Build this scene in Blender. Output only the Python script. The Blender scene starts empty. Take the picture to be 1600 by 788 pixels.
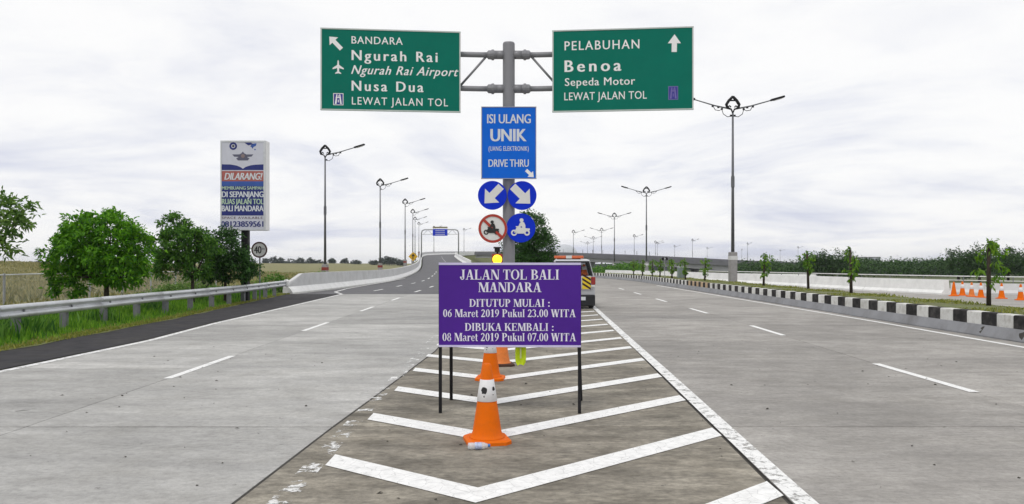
import bpy, math, random
import numpy as np
from mathutils import Vector, Matrix

R = math.radians
random.seed(7)
rng = np.random.default_rng(11)
scene = bpy.context.scene
COL = scene.collection

# ------------------------------------------------------------------ camera, sky, sun, exposure
CAM_H, F, HZ, CX = 1.71, 1200.0, 412.0, 800.0      # eye height, focal length in photo pixels, horizon row, centre column
cam_d = bpy.data.cameras.new('camera')
cam = bpy.data.objects.new('camera', cam_d)
COL.objects.link(cam)
cam.location = (0, 0, CAM_H)
cam.rotation_euler = (R(90), 0, 0)
cam_d.sensor_width = 36
cam_d.lens = F / 1600 * 36
cam_d.shift_y = (HZ - 394) / 1600
cam_d.clip_start = 0.1
cam_d.clip_end = 6000
scene.camera = cam

SUN_EL, SUN_AZ = 58, 205       # high sun behind thin cloud
w = bpy.data.worlds.new('World')
scene.world = w
w.use_nodes = True
nt = w.node_tree
nt.nodes.clear()
def N(t, **k):
    n = nt.nodes.new(t)
    for a, b in k.items():
        setattr(n, a, b)
    return n
L = nt.links.new
out = N('ShaderNodeOutputWorld')
bg = N('ShaderNodeBackground')
bg.inputs['Strength'].default_value = 0.1
L(bg.outputs[0], out.inputs[0])
sky = N('ShaderNodeTexSky', sky_type='NISHITA', sun_disc=False)
sky.sun_elevation = R(SUN_EL)
sky.sun_rotation = R(SUN_AZ)
sky.air_density = 1.0
sky.dust_density = 2.0
tc = N('ShaderNodeTexCoord')
sep = N('ShaderNodeSeparateXYZ')
L(tc.outputs['Generated'], sep.inputs[0])
zz = N('ShaderNodeMath', operation='ABSOLUTE'); L(sep.outputs[2], zz.inputs[0])
za = N('ShaderNodeMath', operation='ADD'); L(zz.outputs[0], za.inputs[0]); za.inputs[1].default_value = 0.13
dx = N('ShaderNodeMath', operation='DIVIDE'); L(sep.outputs[0], dx.inputs[0]); L(za.outputs[0], dx.inputs[1])
dy = N('ShaderNodeMath', operation='DIVIDE'); L(sep.outputs[1], dy.inputs[0]); L(za.outputs[0], dy.inputs[1])
cmb = N('ShaderNodeCombineXYZ'); L(dx.outputs[0], cmb.inputs[0]); L(dy.outputs[0], cmb.inputs[1])
cmb.inputs[2].default_value = 3.7
def cloud_noise(scale, detail, rough, dist, lo, hi):
    n = N('ShaderNodeTexNoise'); L(cmb.outputs[0], n.inputs['Vector'])
    n.inputs['Scale'].default_value = scale; n.inputs['Detail'].default_value = detail
    n.inputs['Roughness'].default_value = rough; n.inputs['Distortion'].default_value = dist
    m = N('ShaderNodeMapRange'); L(n.outputs['Fac'], m.inputs['Value'])
    m.inputs['From Min'].default_value = lo; m.inputs['From Max'].default_value = hi
    m.interpolation_type = 'SMOOTHSTEP'
    return m.outputs['Result']
c1 = cloud_noise(0.62, 7, 0.56, 0.6, 0.44, 0.74)
c2 = cloud_noise(2.0, 6, 0.6, 0.4, 0.44, 0.78)
mx = N('ShaderNodeMath', operation='MULTIPLY_ADD'); L(c2, mx.inputs[0]); mx.inputs[1].default_value = 0.32; L(c1, mx.inputs[2])
mx.use_clamp = True
ccol = N('ShaderNodeMix', data_type='RGBA')
L(mx.outputs[0], ccol.inputs['Factor'])
ccol.inputs['A'].default_value = (10.4, 10.35, 10.3, 1)
ccol.inputs['B'].default_value = (7.0, 7.28, 8.5, 1)
smix = N('ShaderNodeMix', data_type='RGBA')
smix.inputs['Factor'].default_value = 0.94
L(sky.outputs[0], smix.inputs['A']); L(ccol.outputs['Result'], smix.inputs['B'])
L(smix.outputs['Result'], bg.inputs['Color'])

sun_d = bpy.data.lights.new('sun', 'SUN')
sun_d.energy = 1.1
sun_d.angle = R(14)
sun_d.color = (1.0, 0.96, 0.9)
sun = bpy.data.objects.new('sun', sun_d)
COL.objects.link(sun)
_az = R(SUN_AZ)
sdir = Vector((math.sin(_az) * math.cos(R(SUN_EL)), math.cos(_az) * math.cos(R(SUN_EL)), math.sin(R(SUN_EL))))
sun.rotation_euler = sdir.to_track_quat('Z', 'Y').to_euler()
sun.location = (0, -10, 40)
vs = scene.view_settings
vs.view_transform = 'Standard'
vs.look = 'None'
vs.exposure = 0.0
vs.gamma = 1.0
vs.use_curve_mapping = False

# ------------------------------------------------------------------ materials
MATS = {}
def pmat(name, col, rough=0.6, metal=0.0, var=0.12, scale=4.0, bump=0.0, bscale=60.0, spec=0.4, coords='Object',
         dirt=None, dirt_amt=0.0, dirt_scale=1.5, objvar=0.0, stretch=None, emit=0.0, island=0.0):
    if name in MATS:
        return MATS[name]
    m = bpy.data.materials.new(name)
    MATS[name] = m
    m.use_nodes = True
    t = m.node_tree
    b = t.nodes['Principled BSDF']
    b.inputs['Roughness'].default_value = rough
    b.inputs['Metallic'].default_value = metal
    b.inputs['Specular IOR Level'].default_value = spec
    l = t.links.new
    if coords == 'World':
        g = t.nodes.new('ShaderNodeNewGeometry'); co = g.outputs['Position']
    else:
        g = t.nodes.new('ShaderNodeTexCoord'); co = g.outputs['Object']
    if stretch:
        mp = t.nodes.new('ShaderNodeMapping'); mp.inputs['Scale'].default_value = stretch
        l(co, mp.inputs[0]); co2 = mp.outputs[0]
    else:
        co2 = co
    n1 = t.nodes.new('ShaderNodeTexNoise'); l(co2, n1.inputs['Vector'])
    n1.inputs['Scale'].default_value = scale; n1.inputs['Detail'].default_value = 8; n1.inputs['Roughness'].default_value = 0.65
    r1 = t.nodes.new('ShaderNodeMapRange'); l(n1.outputs['Fac'], r1.inputs['Value'])
    r1.inputs['From Min'].default_value = 0.3; r1.inputs['From Max'].default_value = 0.7
    mixn = t.nodes.new('ShaderNodeMix'); mixn.data_type = 'RGBA'
    l(r1.outputs[0], mixn.inputs['Factor'])
    mixn.inputs['A'].default_value = (*[c * (1 - var) for c in col], 1)
    mixn.inputs['B'].default_value = (*[min(1, c * (1 + var)) for c in col], 1)
    c_out = mixn.outputs['Result']
    if dirt:
        n2 = t.nodes.new('ShaderNodeTexNoise'); l(co, n2.inputs['Vector'])
        n2.inputs['Scale'].default_value = dirt_scale; n2.inputs['Detail'].default_value = 9; n2.inputs['Roughness'].default_value = 0.7
        r2 = t.nodes.new('ShaderNodeMapRange'); l(n2.outputs['Fac'], r2.inputs['Value'])
        r2.inputs['From Min'].default_value = 0.45; r2.inputs['From Max'].default_value = 0.75
        r2.inputs['To Max'].default_value = dirt_amt
        m2 = t.nodes.new('ShaderNodeMix'); m2.data_type = 'RGBA'
        l(r2.outputs[0], m2.inputs['Factor']); l(c_out, m2.inputs['A']); m2.inputs['B'].default_value = (*dirt, 1)
        c_out = m2.outputs['Result']
    if objvar or island:
        if objvar:
            oi = t.nodes.new('ShaderNodeObjectInfo'); rv = oi.outputs['Random']; amt = objvar
        else:
            oi = t.nodes.new('ShaderNodeNewGeometry'); rv = oi.outputs['Random Per Island']; amt = island
        mr = t.nodes.new('ShaderNodeMapRange'); l(rv, mr.inputs['Value'])
        mr.inputs['To Min'].default_value = 1 - amt; mr.inputs['To Max'].default_value = 1 + amt
        vm = t.nodes.new('ShaderNodeVectorMath'); vm.operation = 'SCALE'
        l(c_out, vm.inputs[0]); l(mr.outputs[0], vm.inputs['Scale'])
        c_out = vm.outputs[0]
    l(c_out, b.inputs['Base Color'])
    if emit:
        l(c_out, b.inputs['Emission Color']); b.inputs['Emission Strength'].default_value = emit
    if bump:
        n3 = t.nodes.new('ShaderNodeTexNoise'); l(co, n3.inputs['Vector'])
        n3.inputs['Scale'].default_value = bscale; n3.inputs['Detail'].default_value = 6
        bp = t.nodes.new('ShaderNodeBump'); bp.inputs['Strength'].default_value = bump; bp.inputs['Distance'].default_value = 0.01
        l(n3.outputs['Fac'], bp.inputs['Height']); l(bp.outputs[0], b.inputs['Normal'])
    return m

def road_concrete(name, col, stain, stain_amt, tint, objvar, amp=0.08):
    """weathered road concrete: mottled stains, fine aggregate, small dark spots, slab to slab difference"""
    m = bpy.data.materials.new(name); MATS[name] = m; m.use_nodes = True
    t = m.node_tree; b = t.nodes['Principled BSDF']; l = t.links.new
    b.inputs['Roughness'].default_value = 0.82; b.inputs['Specular IOR Level'].default_value = 0.3
    g = t.nodes.new('ShaderNodeNewGeometry'); pos = g.outputs['Position']
    def nz(scale, detail, rough, lo, hi, tomax, st=None):
        v = pos
        if st:
            mp = t.nodes.new('ShaderNodeMapping'); mp.inputs['Scale'].default_value = st; l(pos, mp.inputs[0]); v = mp.outputs[0]
        n = t.nodes.new('ShaderNodeTexNoise'); l(v, n.inputs['Vector'])
        n.inputs['Scale'].default_value = scale; n.inputs['Detail'].default_value = detail; n.inputs['Roughness'].default_value = rough
        r = t.nodes.new('ShaderNodeMapRange'); l(n.outputs['Fac'], r.inputs['Value'])
        r.inputs['From Min'].default_value = lo; r.inputs['From Max'].default_value = hi; r.inputs['To Max'].default_value = tomax
        return r.outputs[0]
    def mix(fac, a, bcol):
        k = t.nodes.new('ShaderNodeMix'); k.data_type = 'RGBA'; l(fac, k.inputs['Factor'])
        if isinstance(a, tuple): k.inputs['A'].default_value = (*a, 1)
        else: l(a, k.inputs['A'])
        k.inputs['B'].default_value = (*bcol, 1)
        return k.outputs['Result']
    c = mix(nz(0.35, 6, 0.6, 0.38, 0.64, 1.0), tuple(x * 1.13 for x in col), tuple(x * 0.84 for x in col))
    c = mix(nz(1.3, 10, 0.72, 0.44, 0.66, stain_amt), c, stain)
    c = mix(nz(0.9, 9, 0.72, 0.47, 0.64, 0.6, (0.3, 1.6, 1)), c, tint)
    c = mix(nz(5.0, 10, 0.78, 0.47, 0.66, 0.5, (0.7, 1.3, 1)), c, tuple(x * 0.66 for x in col))
    c = mix(nz(20, 8, 0.8, 0.46, 0.66, 0.6), c, tuple(x * 0.55 for x in col))
    c = mix(nz(2.2, 3, 0.5, 0.735, 0.76, 0.65), c, (0.07, 0.065, 0.06))
    c = mix(nz(9, 3, 0.5, 0.72, 0.75, 0.55), c, (0.07, 0.065, 0.06))
    for sc_, st_ in ((2.6, (0.55, 1.25, 1)), (13.0, (0.7, 1.2, 1)), (0.8, (0.5, 1.1, 1))):
        f_ = nz(sc_, 7, 0.68, 0.34, 0.66, 1.0, st_)
        q_ = t.nodes.new('ShaderNodeMapRange'); l(f_, q_.inputs['Value'])
        q_.inputs['To Min'].default_value = 1 - amp * 1.3; q_.inputs['To Max'].default_value = 1 + amp
        w_ = t.nodes.new('ShaderNodeVectorMath'); w_.operation = 'SCALE'; l(c, w_.inputs[0]); l(q_.outputs[0], w_.inputs['Scale']); c = w_.outputs[0]
    oi = t.nodes.new('ShaderNodeObjectInfo')
    mr = t.nodes.new('ShaderNodeMapRange'); l(oi.outputs['Random'], mr.inputs['Value'])
    mr.inputs['To Min'].default_value = 1 - objvar; mr.inputs['To Max'].default_value = 1 + objvar * 0.6
    vm = t.nodes.new('ShaderNodeVectorMath'); vm.operation = 'SCALE'; l(c, vm.inputs[0]); l(mr.outputs[0], vm.inputs['Scale'])
    l(vm.outputs[0], b.inputs['Base Color'])
    n3 = t.nodes.new('ShaderNodeTexNoise'); l(pos, n3.inputs['Vector']); n3.inputs['Scale'].default_value = 45; n3.inputs['Detail'].default_value = 8
    bp = t.nodes.new('ShaderNodeBump'); bp.inputs['Strength'].default_value = 0.35; bp.inputs['Distance'].default_value = 0.01
    l(n3.outputs['Fac'], bp.inputs['Height']); l(bp.outputs[0], b.inputs['Normal'])
    return m

def paint_mat(name, col, wear_lo, wear_hi, scale=2.0, amt=1.0):
    """road paint worn away in patches"""
    m = bpy.data.materials.new(name); MATS[name] = m; m.use_nodes = True
    t = m.node_tree; b = t.nodes['Principled BSDF']; l = t.links.new
    b.inputs['Roughness'].default_value = 0.65
    g = t.nodes.new('ShaderNodeNewGeometry'); pos = g.outputs['Position']
    n = t.nodes.new('ShaderNodeTexNoise'); l(pos, n.inputs['Vector']); n.inputs['Scale'].default_value = 9; n.inputs['Detail'].default_value = 8
    n.inputs['Roughness'].default_value = 0.7
    r = t.nodes.new('ShaderNodeMapRange'); l(n.outputs['Fac'], r.inputs['Value']); r.inputs['From Min'].default_value = 0.42; r.inputs['From Max'].default_value = 0.8
    k = t.nodes.new('ShaderNodeMix'); k.data_type = 'RGBA'; l(r.outputs[0], k.inputs['Factor'])
    k.inputs['A'].default_value = (*col, 1); k.inputs['B'].default_value = (*[c * 0.72 for c in col], 1)
    vo = t.nodes.new('ShaderNodeTexVoronoi'); vo.feature = 'DISTANCE_TO_EDGE'; vo.inputs['Scale'].default_value = 9; l(pos, vo.inputs['Vector'])
    vr = t.nodes.new('ShaderNodeMapRange'); l(vo.outputs['Distance'], vr.inputs['Value']); vr.inputs['From Max'].default_value = 0.035
    vr.inputs['To Min'].default_value = 0.72; vr.inputs['To Max'].default_value = 1.0
    vs_c = t.nodes.new('ShaderNodeVectorMath'); vs_c.operation = 'SCALE'; l(k.outputs['Result'], vs_c.inputs[0]); l(vr.outputs[0], vs_c.inputs['Scale'])
    l(vs_c.outputs[0], b.inputs['Base Color'])
    v = t.nodes.new('ShaderNodeTexNoise'); l(pos, v.inputs['Vector']); v.inputs['Scale'].default_value = scale; v.inputs['Detail'].default_value = 10
    v.inputs['Roughness'].default_value = 0.75
    r2 = t.nodes.new('ShaderNodeMapRange'); l(v.outputs['Fac'], r2.inputs['Value'])
    r2.inputs['From Min'].default_value = wear_lo; r2.inputs['From Max'].default_value = wear_hi
    r2.inputs['To Min'].default_value = 1.0; r2.inputs['To Max'].default_value = 1 - amt
    l(r2.outputs[0], b.inputs['Alpha'])
    return m

def foliage(name, dark, light, trans=0.35):
    m = bpy.data.materials.new(name); MATS[name] = m; m.use_nodes = True
    t = m.node_tree; l = t.links.new
    b = t.nodes['Principled BSDF']; o = t.nodes['Material Output']
    b.inputs['Roughness'].default_value = 0.55; b.inputs['Specular IOR Level'].default_value = 0.35
    g = t.nodes.new('ShaderNodeNewGeometry')
    k = t.nodes.new('ShaderNodeMix'); k.data_type = 'RGBA'; l(g.outputs['Random Per Island'], k.inputs['Factor'])
    k.inputs['A'].default_value = (*dark, 1); k.inputs['B'].default_value = (*light, 1)
    l(k.outputs['Result'], b.inputs['Base Color'])
    tr = t.nodes.new('ShaderNodeBsdfTranslucent'); l(k.outputs['Result'], tr.inputs['Color'])
    ms = t.nodes.new('ShaderNodeMixShader'); ms.inputs[0].default_value = trans
    l(b.outputs[0], ms.inputs[1]); l(tr.outputs[0], ms.inputs[2]); l(ms.outputs[0], o.inputs['Surface'])
    return m

M_CONC = road_concrete('road_concrete', (0.468, 0.462, 0.442), (0.325, 0.315, 0.29), 0.55, (0.345, 0.34, 0.33), 0.13, 0.095)
M_CONC_R = road_concrete('road_concrete_warm', (0.385, 0.367, 0.34), (0.25, 0.235, 0.21), 0.6, (0.28, 0.265, 0.25), 0.12, 0.10)
M_GORE = road_concrete('island_concrete', (0.315, 0.288, 0.236), (0.13, 0.114, 0.086), 0.75, (0.18, 0.16, 0.125), 0.06, 0.24)
M_ASPH = pmat('asphalt', (0.105, 0.105, 0.112), 0.85, var=0.22, scale=1.2, bump=0.4, bscale=80, coords='World', dirt=(0.17, 0.165, 0.16), dirt_amt=0.5, dirt_scale=0.5)
M_SHOULD = pmat('shoulder_asphalt', (0.045, 0.044, 0.048), 0.95, spec=0.15, var=0.3, scale=3, bump=0.6, bscale=60, coords='World', dirt=(0.085, 0.08, 0.07), dirt_amt=0.6, dirt_scale=1.2)
M_BED = pmat('joint_dirt', (0.05, 0.046, 0.04), 0.95, var=0.3, coords='World')
M_PAINT = paint_mat('road_paint', (0.86, 0.86, 0.84), 0.62, 0.76, 6.0, 0.7)
M_PAINT_MID = paint_mat('road_paint_scuffed', (0.85, 0.85, 0.83), 0.52, 0.62, 7.0, 0.95)
M_PAINT_WORN = paint_mat('road_paint_worn', (0.78, 0.78, 0.76), 0.43, 0.47, 2.6, 1.0)
M_GROUND = pmat('far_ground', (0.10, 0.12, 0.05), 0.95, var=0.3, scale=0.05, coords='World')
M_DRY = pmat('dry_field', (0.20, 0.185, 0.075), 0.95, var=0.3, scale=0.8, coords='World', dirt=(0.14, 0.16, 0.05), dirt_amt=0.75, dirt_scale=0.09)
M_SOIL = pmat('verge_soil', (0.12, 0.14, 0.045), 0.95, var=0.4, scale=3, coords='World', dirt=(0.13, 0.10, 0.06), dirt_amt=0.7, dirt_scale=1.2)
M_WALL = pmat('barrier_concrete', (0.60, 0.60, 0.595), 0.75, var=0.07, scale=1.5, coords='World', dirt=(0.35, 0.34, 0.32), dirt_amt=0.45, dirt_scale=0.9, bump=0.15, bscale=20)
M_WALL_W = pmat('barrier_whitewash', (0.82, 0.82, 0.80), 0.7, var=0.06, scale=2, coords='World', dirt=(0.5, 0.5, 0.48), dirt_amt=0.4, dirt_scale=1.1)
M_APRON = pmat('apron_concrete', (0.27, 0.275, 0.29), 0.8, var=0.12, scale=1.6, coords='World', dirt=(0.13, 0.125, 0.12), dirt_amt=0.7, dirt_scale=0.9, bump=0.2, bscale=25)
M_KW = pmat('kerb_white', (0.72, 0.72, 0.69), 0.7, var=0.08, scale=4, coords='World', dirt=(0.30, 0.28, 0.24), dirt_amt=0.85, dirt_scale=4, objvar=0.12)
M_KB = pmat('kerb_black', (0.026, 0.025, 0.025), 0.8, spec=0.15, var=0.2, scale=4, coords='World', dirt=(0.13, 0.12, 0.11), dirt_amt=0.55, dirt_scale=4, objvar=0.3)
M_KO = pmat('kerb_faded_tan', (0.50, 0.36, 0.22), 0.7, var=0.15, coords='World')
M_GALV = pmat('galvanised_steel', (0.34, 0.35, 0.36), 0.45, 0.35, var=0.12, scale=3, dirt=(0.16, 0.15, 0.14), dirt_amt=0.5, dirt_scale=2.5)
M_GALV_R = pmat('guardrail_steel', (0.58, 0.60, 0.62), 0.42, 0.3, var=0.07, scale=2, dirt=(0.30, 0.29, 0.27), dirt_amt=0.5, dirt_scale=1.6)
M_GALV_P = pmat('guardrail_post_steel', (0.17, 0.175, 0.185), 0.6, 0.2, var=0.2, scale=6)
M_POSTG = pmat('sign_post_paint', (0.235, 0.235, 0.25), 0.5, 0.25, var=0.14, scale=3, dirt=(0.12, 0.12, 0.12), dirt_amt=0.5, dirt_scale=3)
M_LAMP = pmat('lamp_pole_steel', (0.13, 0.135, 0.145), 0.5, 0.4, var=0.15, scale=3)
M_DARK = pmat('dark_steel', (0.012, 0.012, 0.014), 0.6, 0.0, var=0.2, spec=0.2)
M_PEDE = pmat('pedestal_concrete', (0.30, 0.29, 0.29), 0.8, var=0.12, scale=5, dirt=(0.16, 0.15, 0.14), dirt_amt=0.6, dirt_scale=3)
M_LIGHTB = pmat('pedestal_band', (0.6, 0.6, 0.6), 0.7, var=0.1)
M_REDB = pmat('pedestal_red', (0.22, 0.03, 0.02), 0.7, var=0.2)
M_GREEN = pmat('sign_green', (0.001, 0.15, 0.105), 0.5, var=0.06, scale=1.2, spec=0.1)
M_RIM = pmat('sign_rim', (0.48, 0.53, 0.50), 0.5, var=0.08)
M_BACK = pmat('sign_back', (0.32, 0.32, 0.33), 0.55, 0.3, var=0.1)
M_WHITE = pmat('letter_white', (0.80, 0.80, 0.79), 0.5, var=0.03)
M_WHITE2 = pmat('letter_grey_white', (0.62, 0.65, 0.68), 0.5, var=0.06, scale=9)
M_BLUE = pmat('sign_blue', (0.004, 0.125, 0.62), 0.5, var=0.06, scale=2, spec=0.12)
M_BLUE2 = pmat('disc_blue', (0.003, 0.028, 0.52), 0.5, var=0.06, scale=2, spec=0.12)
M_ICONB = pmat('icon_blue', (0.03, 0.03, 0.25), 0.45, var=0.1)
M_ICONL = pmat('icon_faded', (0.16, 0.13, 0.38), 0.5, var=0.1)
M_RED = pmat('ring_red', (0.38, 0.035, 0.02), 0.5, var=0.1)
M_MAROON = pmat('ring_maroon', (0.07, 0.025, 0.025), 0.5, var=0.1)
M_OFFW = pmat('disc_white', (0.66, 0.66, 0.64), 0.5, var=0.04)
M_BLACK = pmat('print_black', (0.015, 0.015, 0.015), 0.5, var=0.1)
M_PURPLE = pmat('board_purple', (0.068, 0.014, 0.25), 0.45, var=0.10, scale=1.6, spec=0.22, bump=0.5, bscale=4)
M_HEM = pmat('board_hem', (0.56, 0.52, 0.74), 0.5, var=0.05)
M_LETP = pmat('board_letters', (0.74, 0.72, 0.82), 0.5, var=0.03)
M_ORANGE = pmat('cone_orange', (0.76, 0.145, 0.0015), 0.6, spec=0.12, var=0.06, scale=9, dirt=(0.35, 0.10, 0.03), dirt_amt=0.35, dirt_scale=5)
M_ORANGE2 = pmat('cone_orange_faded', (0.74, 0.20, 0.03), 0.55, var=0.1, scale=9, dirt=(0.25, 0.09, 0.03), dirt_amt=0.6, dirt_scale=5)
M_SLEEVE = pmat('cone_sleeve', (0.74, 0.74, 0.74), 0.4, var=0.05, scale=12)
M_RUBBER = pmat('dark_rubber', (0.06, 0.028, 0.018), 0.8, var=0.2)
M_TYRE = pmat('tyre_rubber', (0.016, 0.016, 0.017), 0.85, var=0.2)
M_SILVER = pmat('van_paint', (0.52, 0.53, 0.55), 0.3, 0.15, var=0.03, spec=0.6)
M_VBLACK = pmat('van_trim', (0.012, 0.013, 0.015), 0.55, var=0.15)
M_TAIL = pmat('tail_light_red', (0.28, 0.012, 0.008), 0.2, var=0.1, spec=0.7)
M_YEL = pmat('reflector_yellow', (0.72, 0.52, 0.02), 0.45, var=0.08)
M_HIVIS = pmat('hi_vis_cloth', (0.62, 0.80, 0.01), 0.6, var=0.1, scale=20)
M_AMBER = pmat('flasher_lens', (1.0, 0.62, 0.02), 0.3, var=0.05, emit=2.2)
M_HOUSE = pmat('flasher_housing', (0.24, 0.035, 0.015), 0.5, var=0.1)
M_BARK = pmat('bark', (0.045, 0.033, 0.024), 0.9, var=0.35, scale=14, bump=0.6, bscale=30)
M_BOXW = pmat('box_white', (0.78, 0.78, 0.77), 0.5, var=0.04)
M_BANNER = pmat('banner_lilac_white', (0.55, 0.56, 0.63), 0.5, var=0.05)
M_NAVY = pmat('banner_navy', (0.012, 0.022, 0.16), 0.5, var=0.15)
M_MIDBLUE = pmat('banner_blue', (0.03, 0.085, 0.33), 0.5, var=0.15)
M_BRICK = pmat('banner_red', (0.36, 0.10, 0.085), 0.5, var=0.1)
M_PALEG = pmat('banner_pale_green', (0.42, 0.56, 0.40), 0.5, var=0.1)
M_BGIRD = pmat('bridge_concrete', (0.34, 0.34, 0.35), 0.8, var=0.1, scale=0.3, coords='World', dirt=(0.2, 0.2, 0.2), dirt_amt=0.5, dirt_scale=0.2)
M_BDECK = pmat('bridge_parapet', (0.15, 0.15, 0.165), 0.8, var=0.1, scale=0.4, coords='World')
M_DOME = pmat('dome_sheet', (0.5, 0.52, 0.55), 0.5, var=0.05)
M_PANE = pmat('dark_window', (0.10, 0.12, 0.15), 0.2, var=0.1, spec=0.7)
M_LEAF_A = foliage('leaves_bright', (0.03, 0.15, 0.006), (0.19, 0.46, 0.015), 0.42)
M_LEAF_B = foliage('leaves_mid', (0.025, 0.11, 0.012), (0.14, 0.31, 0.03), 0.4)
M_LEAF_C = foliage('leaves_dark', (0.012, 0.052, 0.009), (0.06, 0.17, 0.022), 0.33)
M_LEAF_D = foliage('leaves_pale', (0.05, 0.13, 0.02), (0.22, 0.36, 0.07), 0.4)
M_LEAF_S = foliage('leaves_sapling', (0.04, 0.14, 0.006), (0.20, 0.36, 0.02), 0.4)
M_LEAF_F = foliage('leaves_mangrove', (0.012, 0.042, 0.011), (0.06, 0.135, 0.024), 0.28)
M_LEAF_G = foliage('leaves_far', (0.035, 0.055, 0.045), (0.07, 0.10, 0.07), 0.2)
M_GRASS = foliage('grass_green', (0.05, 0.19, 0.008), (0.24, 0.45, 0.03), 0.4)
M_GRASS_Y = foliage('grass_yellow_green', (0.13, 0.17, 0.02), (0.32, 0.32, 0.06), 0.3)
M_GRASS_D = foliage('grass_dry', (0.14, 0.15, 0.045), (0.38, 0.34, 0.15), 0.3)
def glass_mat():
    m = bpy.data.materials.new('window_glass'); m.use_nodes = True
    t = m.node_tree; b = t.nodes['Principled BSDF']
    tc_ = t.nodes.new('ShaderNodeTexCoord'); n = t.nodes.new('ShaderNodeTexNoise'); n.inputs['Scale'].default_value = 2
    t.links.new(tc_.outputs['Object'], n.inputs['Vector'])
    k = t.nodes.new('ShaderNodeMix'); k.data_type = 'RGBA'; t.links.new(n.outputs['Fac'], k.inputs['Factor'])
    k.inputs['A'].default_value = (0.02, 0.025, 0.03, 1); k.inputs['B'].default_value = (0.03, 0.035, 0.04, 1)
    t.links.new(k.outputs['Result'], b.inputs['Base Color'])
    b.inputs['Roughness'].default_value = 0.04; b.inputs['Alpha'].default_value = 0.45; b.inputs['Specular IOR Level'].default_value = 0.6
    return m
M_GLASS = glass_mat()
def clear_mat():
    m = bpy.data.materials.new('clear_plastic'); m.use_nodes = True
    b = m.node_tree.nodes['Principled BSDF']
    t = m.node_tree; tc_ = t.nodes.new('ShaderNodeTexCoord'); n = t.nodes.new('ShaderNodeTexNoise'); n.inputs['Scale'].default_value = 30
    t.links.new(tc_.outputs['Object'], n.inputs['Vector'])
    r = t.nodes.new('ShaderNodeMapRange'); t.links.new(n.outputs['Fac'], r.inputs['Value'])
    r.inputs['To Min'].default_value = 0.35; r.inputs['To Max'].default_value = 0.8
    t.links.new(r.outputs[0], b.inputs['Alpha'])
    b.inputs['Base Color'].default_value = (0.75, 0.78, 0.8, 1); b.inputs['Roughness'].default_value = 0.12; b.inputs['Specular IOR Level'].default_value = 0.8
    return m
M_CLEAR = clear_mat()

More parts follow.
